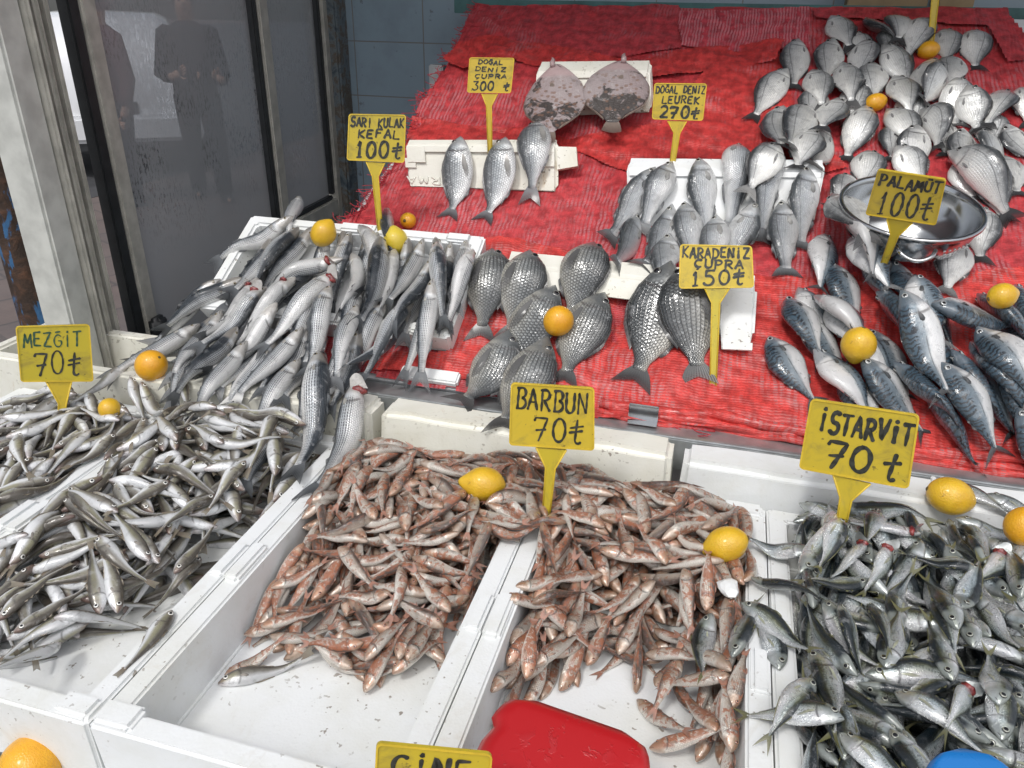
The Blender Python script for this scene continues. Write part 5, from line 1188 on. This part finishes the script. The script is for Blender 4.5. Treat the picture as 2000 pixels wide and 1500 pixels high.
    for (wr, hd) in hands:      # five fingers on each palm
        w0, w1 = O + ax[0] * wr[0] + ax[1] * wr[1] + ax[2] * wr[2], O + ax[0] * hd[0] + ax[1] * hd[1] + ax[2] * hd[2]; d = unit(w1 - w0); sd_ = unit(np.cross(d, f + np.array([0, 0, .3]))); m = MB()
        for q, ln in enumerate((.062, .072, .068, .052)):
            b = w1 + sd_ * (q - 1.5) * .019 + d * .028; m.tube([b, b + d * ln * .45, b + d * ln * .8 - f * .012, b + d * ln - f * .024], [.0085, .008, .007, .005], 8)
        b = w1 + sd_ * .036; m.tube([b, b + sd_ * .022 + d * .022, b + sd_ * .026 + d * .046], [.010, .009, .006], 8); m.build('fingers', SKIN, o, True)
    return o
pa = on_plane(415, 388, (0, 0, 0), (0, 0, 1)); pb = on_plane(262, 398, (0, 0, 0), (0, 0, 1)); tw = lambda p: (CAM - p)[:2]
person('person in dark jacket and trousers walking past outside the glass', pa, (tw(pa)[0], tw(pa)[1] + .5), 1.70, NAVY, [[(-.24, .02, .62), (-.20, .24, .60), (-.17, .30, .62)], [(.25, .0, .62), (.17, .22, .62), (.12, .28, .64)]], [(.02, .08, .12), (.0, -.10, -.22)])
person('person in a maroon coat standing outside beyond the left glass pane', pb, (-.4, -1), 1.66, MAROON, [[(-.25, -.02, .62), (-.26, .05, .49), (-.26, .08, .45)], [(.25, -.02, .62), (.26, .06, .49), (.26, .09, .45)]], [(.0, .03, .02), (.01, -.03, -.05)])
# ================================================================ the fish
ORD = ['first', 'second', 'third', 'fourth', 'fifth', 'sixth', 'seventh', 'eighth', 'ninth', 'tenth', 'eleventh', 'twelfth']
def dor_side(S, a, b, d):
    T = unit(np.array(b) - np.array(a)); nt = np.array([-T[1], T[0]]); w = {'l': (-1, 0), 'r': (1, 0), 'u': (0, 1), 'd': (0, -1)}[d]
    return 1 if nt @ np.array(w) > 0 else -1
PLACED = []
def put(S, sp, kind, e, asp, name, group, cat='fish', sink=.2, stiff=.6, NS=26, NR=18, thick=.012, label=None, lref=None, lim=None):
    hx, hy, tx, ty, dor = e[:5]; roll = e[5] if len(e) > 5 else 0; bend = e[6] if len(e) > 6 else 0; gl = e[7] if len(e) > 7 else False
    if sp in ('mullet', 'bass') and roll > -30: roll += 7
    if kind == 'bream_pale': roll += 8
    a = S.hit(hx, hy, thick); b = S.hit(tx, ty, thick * .4)
    if lim:
        L0 = np.linalg.norm(b - a); L1 = min(max(L0, lim[0]), lim[1]); b = a + (b - a) * L1 / L0
    if lref: asp = asp * min(1.8, max(.86, lref / np.linalg.norm(b - a)))
    ps = pose(S, sp, a, b, dor_side(S, a, b, dor), R(roll), bend, asp, sink, stiff); ps['fid'] = 100000 + len(PLACED); stamp(ps, ps['fid'])
    PLACED.append(dict(ps=ps, kind=kind, name=name, group=group, cat=cat, gill=gl, e=e, NS=NS, NR=NR, roll=roll, label=label, full=True)); return PLACED[-1]

# ---- three gilt bream, bass, turbots, dark bream, mackerel, pale bream on the slope
for e, lb in (((1087, 124, 1066, 280, 'l', 0, .02), 'dark blotched turbot with its white underside up, left of the pair'), ((1210, 118, 1194, 284, 'r', 0, .0), 'pink spotted turbot with its white underside up, right of the pair')):
    put(SI, 'turbot', 'turbot', e, .66 if e[0] < 1150 else .86, 'turbot', 'turbots on the red netting', 'turbot', .1, .10, 30, 26, .01, lb)
for e, lb in (((899, 264, 872, 428, 'l', 0, .04), 'gilt bream leaning on the foam box, leftmost of the three'), ((987, 266, 938, 434, 'l', 0, .06), 'gilt bream leaning on the foam box, middle of the three'), ((1049, 250, 1027, 439, 'l', 0, .04), 'largest gilt bream leaning on the foam box, rightmost of the three')):
    put(SI, 'bream', 'bream', e, 1.16, 'sea_bream', 'gilt bream leaning on the foam box', 'sea bream', .12, .7, label=lb, lim=(.2, .25))
BASS = [(1280, 322, 1182, 476, 'l', 25), (1313, 312, 1262, 440, 'l', 0), (1365, 305, 1384, 470, 'l', 0), (1437, 298, 1424, 470, 'r', -10), (1510, 288, 1490, 487, 'l', 20, -.03), (1577, 322, 1563, 492, 'l', 10), (1246, 412, 1200, 532, 'l', 50),
        (1313, 388, 1248, 524, 'l', 0, .05), (1337, 389, 1352, 505, 'l', 0), (1478, 388, 1425, 500, 'r', 0), (1400, 418, 1392, 512, 'l', -15), (1528, 386, 1538, 543, 'l', 0), (1308, 452, 1296, 522, 'l', 0)]
bass = [put(SI, 'bass', 'bass', e, 1.35, 'sea_bass', 'sea bass propped on the white foam box', 'sea bass', lref=.25, lim=(.2, .37)) for e in BASS]
DARK = [(963, 496, 935, 668, 'r', 0, .02), (1035, 487, 1000, 645, 'r'), (1161, 492, 1112, 622, 'r'), (1310, 508, 1230, 758, 'l', 0, .03), (1340, 525, 1366, 752, 'l', 0), (1086, 570, 955, 738, 'r', 0, .03), (1182, 570, 1098, 757, 'r', 0, -.05), (992, 640, 924, 772, 'r', 0, .05), (1072, 662, 978, 852, 'r', 0, -.04)]
dark = [put(SI, 'bream', 'bream_dark', e, 1.22 if e[0] not in (1310, 1340) else 1.46, 'dark_bream', 'dark scaled bream on the lower netting', 'sea bream', .16, .5, 30, 20, lref=.30, lim=(.24, .38)) for e in DARK]
MACK = [(1620, 520, 1680, 640, 'l', 20), (1770, 620, 1820, 760, 'l', 30), (1640, 720, 1700, 830, 'l', 15), (1560, 560, 1620, 660, 'r', -20), (1800, 560, 1860, 680, 'l', 55), (1700, 640, 1770, 770, 'l', 15), (1900, 700, 1980, 850, 'l', 20), (1810, 760, 1880, 880, 'l', 60), (1560, 620, 1640, 720, 'l', 20), (1720, 560, 1790, 690, 'l', 50), (1650, 640, 1740, 760, 'r', -30), (1800, 640, 1870, 760, 'l', 40), (1690, 480, 1740, 600, 'l', 55), (1860, 680, 1960, 840, 'l', 60), (1960, 620, 2050, 760, 'l', 10), (1950, 720, 2040, 880, 'l', 30), (1612, 456, 1602, 576, 'r', -25), (1655, 480, 1738, 562, 'r', 10), (1643, 472, 1684, 592, 'r', -50, .06), (1742, 505, 1800, 615, 'l', 25), (1538, 585, 1606, 690, 'l', 15, -.05), (1630, 580, 1662, 655, 'r', 0), (1590, 580, 1668, 666, 'r', -45, .08),
        (1700, 600, 1782, 748, 'l', 60, .08), (1787, 536, 1834, 695, 'r', 10), (1822, 590, 1912, 646, 'd', 15, -.05), (1503, 655, 1582, 762, 'l', 5, -.06), (1590, 682, 1690, 815, 'r', -20, .05), (1682, 700, 1764, 812, 'l', 15), (1745, 708, 1858, 832, 'l', 55, .04),
        (1760, 568, 1858, 796, 'l', -5, .03), (1842, 702, 1938, 902, 'l', 10, .02), (1892, 674, 2020, 862, 'l', 15), (1908, 575, 2020, 684, 'l', 50), (1910, 636, 2016, 792, 'l', -10), (1982, 556, 2040, 668, 'l', 40), (1985, 800, 2030, 912, 'l', 0)]
mack = [put(SI, 'mackerel', 'mackerel', e, 1.15, 'mackerel', 'barred mackerel on the lower right netting', 'mackerel', .18, .5, lref=.30, lim=(.20, .31)) for e in MACK]
BRM = [(1665, 60, 1690, 140, 'r'), (1735, 60, 1745, 140, 'l', 15), (1600, 170, 1580, 250, 'l'), (1670, 160, 1660, 250, 'r', 10), (1770, 180, 1790, 260, 'r'), (1840, 230, 1850, 310, 'l'), (1930, 215, 1935, 300, 'r'), (1610, 245, 1590, 330, 'l', 15), (1760, 240, 1740, 320, 'l'), (1870, 310, 1905, 390, 'r'), (1960, 300, 1990, 380, 'l'), (1624, 26, 1664, 108, 'r'), (1559, 73, 1550, 180, 'l'), (1627, 80, 1612, 164, 'l'), (1688, 35, 1762, 104, 'l', 25), (1758, 33, 1750, 95, 'l'), (1798, 53, 1766, 128, 'r'), (1843, 54, 1852, 128, 'r'), (1895, 57, 1908, 142, 'r'), (1540, 128, 1464, 240, 'l'),
       (1690, 75, 1674, 158, 'r', 15), (1722, 90, 1788, 174, 'r'), (1587, 133, 1606, 230, 'r'), (1647, 118, 1664, 220, 'r'), (1706, 122, 1704, 206, 'l'), (1820, 115, 1782, 204, 'r', 20), (1868, 110, 1848, 174, 'l'), (1745, 152, 1778, 244, 'r'), (1842, 145, 1796, 212, 'l', 35),
       (1862, 166, 1870, 250, 'r'), (1892, 160, 1908, 252, 'r', 15), (1960, 173, 1922, 258, 'r', 10), (1995, 166, 2012, 252, 'r'), (1530, 205, 1524, 290, 'l'), (1585, 204, 1536, 290, 'l', 15), (1637, 194, 1598, 268, 'r'), (1692, 207, 1650, 318, 'r'), (1732, 212, 1794, 308, 'r'), (1793, 238, 1784, 328, 'l'),
       (1800, 207, 1824, 308, 'r', 40, .10), (1882, 246, 1896, 334, 'l', 10), (1918, 257, 1962, 332, 'l', 25), (1965, 235, 2012, 306, 'l'), (1525, 280, 1486, 336, 'l'), (1587, 252, 1552, 340, 'r'), (1748, 285, 1770, 322, 'r'), (1697, 290, 1688, 352, 'r'),
       (1912, 308, 1968, 440, 'r', 0), (1845, 308, 1982, 446, 'r', 40, .03), (1658, 337, 1622, 402, 'l', 15, .12), (1620, 398, 1694, 496, 'l', -20), (1872, 470, 1856, 526, 'l', 0), (1910, 398, 1916, 520, 'r', 0)]
brm = [put(SI, 'bream', 'bream_pale', e, 1.28, 'pale_bream', 'pale silver bream at the upper right', 'sea bream', .18, .5, lref=.215, lim=(.15, .3)) for e in BRM]
# ---- mullet spilling from the tray
MUL0 = [(640, 450, 590, 600, 'l', 10), (720, 460, 690, 600, 'l', 30), (800, 470, 770, 620, 'r', 20), (880, 470, 850, 620, 'l', 20), (570, 470, 500, 600, 'l', 10), (660, 520, 610, 660, 'l', 10), (740, 530, 700, 660, 'r', 40), (900, 520, 870, 650, 'l', 10), (830, 540, 800, 680, 'l', 30), (470, 600, 330, 700, 'l', 20), (430, 610, 310, 700, 'r', 60), (450, 640, 350, 760, 'l', 0), (410, 660, 340, 760, 'l', 30), (520, 600, 400, 740, 'l', -20), (560, 660, 440, 800, 'l', 20), (610, 640, 520, 790, 'l', 10), (640, 660, 560, 830, 'l', 40), (600, 540, 500, 650, 'r', 20), (640, 700, 590, 860, 'l', 20), (530, 500, 440, 600, 'l', 30), (770, 520, 720, 660, 'l', 30), (880, 500, 850, 640, 'r', 40), (760, 610, 700, 740, 'l', 30), (870, 560, 830, 690, 'l', -20), (587, 386, 572, 476, 'l', -20), (573, 425, 508, 496, 'l', 20), (525, 460, 484, 545, 'l', 65), (605, 434, 562, 512, 'l', 60), (668, 442, 668, 535, 'r', 45), (735, 446, 732, 510, 'l', 20), (757, 420, 764, 474, 'l', 60), (690, 468, 655, 560, 'r', 0), (910, 462, 890, 602, 'l', -10), (925, 494, 888, 598, 'r', -60), (848, 456, 862, 545, 'l', 60),
        (440, 560, 360, 640, 'l', 30), (390, 632, 318, 694, 'l', 5), (700, 560, 690, 690, 'l', 20), (640, 560, 560, 700, 'l', 25), (560, 640, 500, 780, 'r', 0), (700, 640, 672, 760, 'r', 10)]
MUL = [(558, 456, 490, 548, 'l', 20), (585, 448, 500, 572, 'r', 15), (612, 505, 536, 606, 'r', 25), (700, 437, 688, 590, 'l', -65, .16), (690, 500, 655, 612, 'l', -70, .14), (668, 503, 556, 548, 'd', -75, -.12, True), (775, 498, 742, 612, 'l', -60), (750, 484, 690, 662, 'l', 65, .05),
       (468, 537, 368, 628, 'l', 70), (428, 600, 338, 724, 'l', 0), (500, 538, 424, 664, 'l', -80, .02, True), (522, 563, 398, 694, 'r', -25, 0, True), (577, 543, 458, 684, 'l', -80, .03, True), (545, 600, 496, 672, 'l', -75, .05), (650, 585, 600, 700, 'l', 0), (466, 643, 372, 772, 'l', 75, .03), (480, 662, 388, 824, 'l', 0), (540, 655, 456, 818, 'r', -20),
       (658, 528, 488, 702, 'l', -15, .02, True), (655, 580, 590, 748, 'l', 10), (592, 640, 476, 794, 'l', 5), (586, 700, 476, 868, 'l', 0), (532, 788, 512, 898, 'r', -30), (680, 655, 616, 832, 'l', 0, .02), (700, 600, 660, 720, 'l', 0),
       (826, 462, 762, 604, 'l', 15), (800, 600, 672, 708, 'r', 30, .06), (810, 598, 744, 742, 'r', 15), (846, 494, 764, 664, 'r', 15, -.03), (855, 478, 876, 676, 'r', 30), (843, 536, 836, 738, 'l', -5), (627, 694, 556, 952, 'r', 12, .05), (697, 742, 590, 984, 'l', -12, .05, True)]
mul = [put(SI, 'mullet', 'mullet', e, .88, 'grey_mullet', 'striped grey mullet heap', 'mullet', .22, .45, 28, 18, lim=(.245, .40)) for e in MUL0 + MUL]

# ---- the front boxes: heaps laid fish by fish, then the ones one can pick out
def rect(a, b, c, d): return lambda u, v: (u > a) & (u < b) & (v > c) & (v < d)
def front(xs, ys, rise, slope, back=0.0):
    def T(u, v):
        yb = np.interp(u, xs, ys); return np.clip((v - yb) / slope, 0, 1) ** .8 * rise + np.clip((v - .98) / .25, 0, 1) * back - np.where(v < yb, .05, 0)
    return T
HEAPS = []
def do_heap(tag_, sp, kind, region, target, asp, Ls, rolls, ang, seed, tol=.012):
    hs = heap(SF, sp, region, target, asp, Ls, rolls, ang, len(HEAPS) * 1000, tol, seed=seed)
    HEAPS.append((tag_, kind, hs)); return hs
ANY = lambda u, v, rg: rg.uniform(0, 2 * math.pi)
def mostly(deg, sd): return lambda u, v, rg: R(deg) + rg.normal(0, R(sd)) + (math.pi if rg.rand() < .5 else 0)
LIE = [0, 0, 0, 0, 20, -20, 60, -60]
do_heap('whiting', 'whiting', 'whiting', rect(-1.465, -1.120, .545, 1.19), front([-1.5, -1.1], [.50, .50], .105, .1, .02), .95, (.14, .18), LIE, ANY, 1)
do_heap('whiting', 'whiting', 'whiting', rect(-1.046, -.708, .545, 1.195), front([-1.05, -.93, -.83, -.76, -.71], [.56, .60, .74, .90, .98], .118, .26, .05), .95, (.14, .18), LIE, ANY, 2)
do_heap('red_mullet', 'red_mullet', 'red_mullet', rect(-.632, -.290, .55, 1.195), front([-.63, -.40, -.29], [.77, .75, .84], .110, .26, .035), .94, (.105, .138), LIE, ANY, 3)
do_heap('red_mullet', 'red_mullet', 'red_mullet', rect(-.210, .110, .55, 1.195), front([-.21, -.1, .0, .06, .11], [.72, .86, .88, .80, .64], .108, .24, .03), .94, (.105, .138), LIE, ANY, 4)
do_heap('red_mullet', 'red_mullet', 'red_mullet', rect(-.62, .10, 1.00, 1.225), lambda u, v: np.where((u > -.33) & (u < -.17), .126, .104) + 0 * v, .94, (.105, .138), LIE, ANY, 5)
do_heap('scad', 'scad', 'scad', rect(.190, .60, .53, 1.235), front([.1, .6], [.46, .46], .122, .1, .02), 1.02, (.135, .17), [0, 0, 25, 35, 60, 70, 75, -60], mostly(100, 40), 6)
def small(sp, kind, L_, asp, group, cat, name, lim, lref):
    return [put(SF, sp, kind, e, asp, name, group, cat, .25, .6, 20, 14, .008, lim=lim, lref=lref) for e in L_]
WHI = [(128, 1286, -28, 1316, 'd', 0), (20, 1264, 190, 1238, 'u', 0), (172, 1236, 62, 1252, 'u', 0), (105, 1206, 231, 1254, 'u', -20, .06), (30, 1244, 162, 1170, 'd', 5), (5, 1238, 112, 1122, 'd', 5), (236, 1222, 203, 1112, 'r', 5, -.06), (196, 1200, 184, 1092, 'l', 10), (326, 1168, 262, 1074, 'r', 0, -.08), (390, 1086, 302, 1188, 'r', 10, .12), (335, 1190, 282, 1258, 'r', 0, .05),
       (193, 1040, 276, 1124, 'l', -10, -.12), (300, 1130, 250, 1040, 'r', 0), (52, 1040, -24, 1066, 'u', 0), (340, 1120, 420, 1050, 'd', 10), (347, 866, 278, 804, 'r', -5), (257, 746, 285, 828, 'r', -15), (276, 752, 350, 838, 'r', 10), (38, 846, 64, 936, 'r', 0, -.06), (176, 838, 78, 934, 'd', 0), (224, 846, 128, 916, 'd', -10, .05), (347, 718, 376, 822, 'r', 5), (252, 712, 116, 792, 'u', 10, .04), (438, 882, 376, 830, 'u', 0), (280, 815, 255, 900, 'r', 15),
       (0, 815, 170, 800, 'u', 10), (10, 850, 190, 812, 'u', 15, .05), (235, 830, 180, 806, 'u', -10), (420, 960, 330, 1020, 'd', 5), (480, 905, 420, 1000, 'r', -10), (230, 1000, 150, 960, 'u', 5), (330, 935, 250, 990, 'd', -10)]
whi = small('whiting', 'whiting', WHI, .97, 'whiting picked out on top of the heap', 'whiting', 'whiting', (.125, .19), .16)
BAR = [(712, 1356, 772, 1272, 'l', -10), (768, 1334, 858, 1252, 'u', 20), (795, 1296, 830, 1240, 'l', 30), (778, 1290, 816, 1208, 'l', 15), (713, 1300, 762, 1240, 'l', -10), (688, 1302, 608, 1264, 'u', 0), (710, 1252, 592, 1270, 'd', -20), (478, 1242, 590, 1214, 'u', 10), (510, 1222, 640, 1190, 'u', 0), (530, 1150, 640, 1105, 'u', 0), (866, 1242, 776, 1172, 'u', 50), (880, 1228, 800, 1104, 'r', 15), (762, 1150, 668, 1162, 'u', 20), (780, 1105, 762, 1200, 'r', -40, .12), (660, 1066, 722, 1140, 'r', 20),
       (438, 1318, 545, 1258, 'u', 5), (1145, 1314, 1186, 1230, 'r', 10), (1206, 1292, 1252, 1188, 'l', 5), (1242, 1352, 1250, 1238, 'r', 75), (1056, 1180, 1150, 1278, 'r', 10), (1040, 1302, 1122, 1254, 'u', 20), (990, 1332, 1048, 1242, 'l', 25), (960, 1392, 1012, 1320, 'l', 0), (1026, 1362, 1032, 1298, 'r', 0), (984, 1166, 1058, 1178, 'u', 0), (1008, 1140, 1090, 1146, 'u', 0), (1176, 1120, 1060, 1164, 'u', -5, -.06), (1110, 1245, 1140, 1160, 'l', 0),
       (1267, 1472, 1440, 1440, 'u', 0), (1396, 1442, 1334, 1358, 'r', 10), (1245, 1362, 1354, 1446, 'u', 20), (1430, 1320, 1318, 1370, 'u', 15), (1424, 1392, 1452, 1288, 'r', 5), (1426, 1482, 1418, 1380, 'r', 0), (1278, 1356, 1336, 1272, 'l', 0), (1330, 1296, 1266, 1428, 'l', 5), (1260, 1284, 1336, 1292, 'u', 0), (1430, 1302, 1308, 1246, 'u', 20), (1375, 1216, 1380, 1124, 'r', 10), (1336, 1108, 1352, 1238, 'r', 15), (1280, 1130, 1218, 1192, 'u', 0), (1300, 1114, 1256, 1050, 'r', 0), (1180, 1030, 1100, 1000, 'u', 10), (1060, 1010, 1080, 1110, 'l', 50),
       (930, 970, 916, 1066, 'l', -20), (956, 1020, 916, 1140, 'r', 30), (700, 905, 676, 955, 'l', 0), (1230, 1110, 1210, 1010, 'l', 0), (1320, 985, 1250, 950, 'u', 0), (1000, 925, 1105, 955, 'd', 10), (820, 1040, 900, 1010, 'd', 15), (735, 1035, 690, 940, 'r', 20), (865, 1005, 790, 950, 'u', 10), (1040, 1180, 1160, 1168, 'd', 40, .06)]
bar = small('red_mullet', 'red_mullet', BAR, .95, 'red mullet picked out on top of the heaps', 'red mullet', 'red_mullet', (.10, .14), .122)
stray = put(SF, 'whiting', 'whiting', (426, 1334, 615, 1294, 'u', 25), 1.15, 'whiting', None, 'whiting', .2, .6, 20, 14, .008, 'brown whiting beside a lone red mullet on the bare foam floor')
SCD = [(1392, 1194, 1378, 1342, 'l', 0, -.08), (1430, 1284, 1484, 1160, 'r', 40), (1523, 1304, 1472, 1204, 'r', 10, -.10), (1447, 1178, 1602, 1280, 'u', 45, .06), (1592, 1080, 1464, 1056, 'u', 10, -.08), (1696, 1128, 1556, 1176, 'd', 10, .06), (1738, 1064, 1670, 1182, 'r', -55, .05, True), (1690, 1054, 1608, 1140, 'l', -60, .02, True), (1560, 1130, 1650, 1010, 'd', 0), (1468, 1124, 1566, 1178, 'd', 40, .08), (1640, 1010, 1600, 1100, 'r', 0, .05),
       (1800, 1040, 1720, 1030, 'u', -20, 0, True), (1960, 1080, 1890, 1130, 'd', -30, .1, True), (1920, 1110, 1800, 1105, 'd', 15), (1830, 1160, 1860, 1260, 'l', 0), (1880, 1180, 1920, 1080, 'r', 5), (1870, 1230, 1800, 1120, 'l', 0), (1760, 1230, 1800, 1100, 'l', 20, .1), (1730, 1300, 1760, 1180, 'l', 0), (1860, 1330, 1810, 1230, 'l', 10), (1745, 1360, 1870, 1460, 'u', 10), (1740, 1420, 1800, 1500, 'l', 5), (1890, 1360, 1850, 1420, 'r', -60, 0, True), (1960, 1440, 1940, 1300, 'r', 15), (1640, 1180, 1690, 1330, 'l', 45),
       (1570, 1330, 1640, 1480, 'l', 60), (1650, 1400, 1560, 1420, 'u', 10), (1590, 1320, 1540, 1380, 'r', 0), (1950, 1380, 1930, 1260, 'r', 10), (1990, 1180, 1960, 1060, 'r', 60), (1850, 940, 1960, 1000, 'u', 5), (1930, 960, 2010, 1000, 'u', 10), (1720, 990, 1690, 1060, 'l', 0), (1640, 1430, 1720, 1500, 'u', 10), (1700, 1180, 1740, 1290, 'l', 30)]
scd = small('scad', 'scad', SCD, 1.04, 'scad picked out on top of the heap', 'scad', 'scad', (.125, .185), .155)

# ---- fruit, tags, scoops go on once the fish lie
fixtures(); scoops()
lemon('orange yellow lemon with a browned tip on the whiting heap', 295, 714, 30, ORA, SF, (-.7, -.45, -.5), 1.08, nip=.5)
lemon('smaller yellow lemon half buried in the whiting heap', 214, 798, 20, LEM, SF, (.2, .9, -.3), 1.0, nip=.2, half=True)
lemon('yellow lemon with its nipple up on the mullet heap', 632, 455, 24, LEM, SI, (.55, .75, .2), 1.12)
lemon('pale yellow lemon beside the mullet price tag stem', 773, 469, 24, LEMP, SI, (-.2, .95, .1), 1.08)
lemon('small orange behind the mullet tray on the netting', 797, 431, 15.5, ORA, SI, (.3, .2, -.9), 1.02, 'orange', .2)
lemon('orange resting on the dark scaled bream', 1090, 628, 29, ORA, SI, (-.6, -.6, -.3), 1.05, 'orange', .3)
lemon('yellow lemon resting among the barred mackerel', 1677, 674, 33, LEM, SI, (-.1, -.9, -.4), 1.05)
lemon('yellow lemon half hidden behind the mackerel at the right edge', 1958, 578, 25, LEM, SI, (.9, .2, 0), 1.1)
lemon('oval lemon high on the pale bream beside the tag stem', 1813, 98, 17, ORA, SI, (.95, .1, .1), 1.2, nip=.4)
lemon('oval lemon lower on the pale bream heap', 1710, 200, 17.5, ORA, SI, (.9, .25, .1), 1.2, nip=.4)
lemon('plump yellow lemon with its tip to the left on the red mullet', 944, 945, 33, LEM, SF, (-1, .12, .05), 1.22, nip=1.4)
lemon('yellow lemon in the corner of the red mullet box', 1418, 1063, 34, LEM, SF, (-.85, -.3, -.2), 1.25)
lemon('ridged yellow lemon beside the large grimy price tag', 1856, 969, 36, LEM, SF, (.9, -.3, .2), 1.2, nip=.5)
lemon('deep orange fruit at the right edge on the scad', 1998, 1028, 34, ORA, SF, (.2, .9, .2), 1.1, 'orange', .3)
SB = Surf((0, 0, .672), (1, 0, 0), (0, 1, 0), -1.3, .4, .25, .505)
lemon('large orange on the low ledge in front of the foam boxes', 60, 1496, 56, ORA, SB, (.6, -.6, .5), 1.03, 'orange', .2)

cp = SF.hit(1424, 1142, .012); bm = bmesh.new(); bmesh.ops.create_icosphere(bm, subdivisions=2, radius=.017); rg = np.random.RandomState(3)
for v in bm.verts: v.co *= rg.uniform(.8, 1.15); v.co.z *= .55; v.co.y *= 1.3
bm.verts.index_update(); m = MB().add([tuple(SF.P(cp[0], cp[1], SF.h(*cp) + .004) + np.array(v.co)) for v in bm.verts], [[v.index for v in f.verts] for f in bm.faces]); bm.free()
tag(m.build('foam_chunk', FOAM, None), 'small broken white foam chunk lying on the red mullet below the corner lemon', 'foam chunk')

# ---- build every fish
def rows(lst, noun, where, per):
    o = sorted(lst, key=lambda d: d['e'][1]); n = max(1, round(len(o) / per)); ch = np.array_split(np.arange(len(o)), n)
    for r, c_ in enumerate(ch):
        row = sorted([o[i] for i in c_], key=lambda d: d['e'][0])
        for k, d in enumerate(row):
            look = 'gaping' if d['gill'] else ('belly up' if d['roll'] <= -45 else ('back up' if d['roll'] >= 45 else ''))
            pos = ORD[k] if k <= len(row) // 2 else ORD[len(row) - 1 - k]; side = 'left' if k <= len(row) // 2 else 'right'
            rowt = 'topmost' if r == 0 else ('lowest' if r == n - 1 else ORD[r]); pt = (pos + ' from the ' + side) if pos != 'first' else side + 'most'
            d['label'] = d['label'] or f"{look + ' ' if look else ''}{noun}, {pt} in the {rowt} row {where}"
rows(bass, 'silver bass', 'on the foam box', 6.5); rows(dark, 'dark scaled bream', 'below the bass', 5); rows(mack, 'barred mackerel', 'below the colander', 5.2)
rows(brm, 'pale bream', 'at upper right', 7.2); rows(mul, 'grey mullet', 'of its heap', 6.2)
rows(whi, 'whiting', 'on its heap', 6.5); rows(bar, 'red mullet', 'on its heap', 7); rows(scd, 'scad', 'on its heap', 6)
for d in PLACED:
    fish(d['ps'], d['kind'], d['name'], d['label'], d['cat'], d['group'], True, d['gill'], d['NS'], d['NR'])
GL = {'whiting': ('slender brown grey whiting lying in the tangled whiting heap', 'whiting tangled in the heaps'), 'red_mullet': ('small mottled pink red mullet lying in the tangled red mullet heap', 'red mullet tangled in the heaps'), 'scad': ('small green backed silver scad lying in the tangled scad heap', 'scad tangled in the heap')}
under = {}; nvis = {}
allh = [(tg, kd, ps) for tg, kd, hs in HEAPS for ps in hs]
cells = np.bincount(np.maximum(SF.ID.ravel(), -1) + 1, minlength=1)
for tg, kd, ps in allh:
    v_ = cells[ps['fid'] + 1] if ps['fid'] + 1 < len(cells) else 0; ps['vis'] = v_
lim = {'whiting': 225, 'red_mullet': 240, 'scad': 210}
for kd in lim:
    L_ = sorted([ps for _, k, ps in allh if k == kd], key=lambda p: -p['vis']); show = [p for p in L_ if p['vis'] > 22][:lim[kd]]; ids = {id(p) for p in show}
    for ps in show: fish(ps, kd, kd, GL[kd][0], kd.replace('_', ' '), GL[kd][1], ps['vis'] > 90, False, 18, 12)
    rest = [p for p in L_ if id(p) not in ids]; nvis[kd] = (len(show), len(rest))
    if rest:
        mb = MB()
        for ps in rest: body_mesh(mb, ps, 10, 8)
        o = mb.build(kd + '_underneath', MATS[kd][0], None, True, loc=SF.P(*[np.array(x) for x in (rest[0]['c'][8, 0], rest[0]['c'][8, 1], 0.0)]))
        tag(o, 'fish buried deep in the ' + kd.replace('_', ' ') + ' heap', 'fish', None, 'stuff')
print('VIS', nvis, 'placed', len(PLACED))
clean_props()
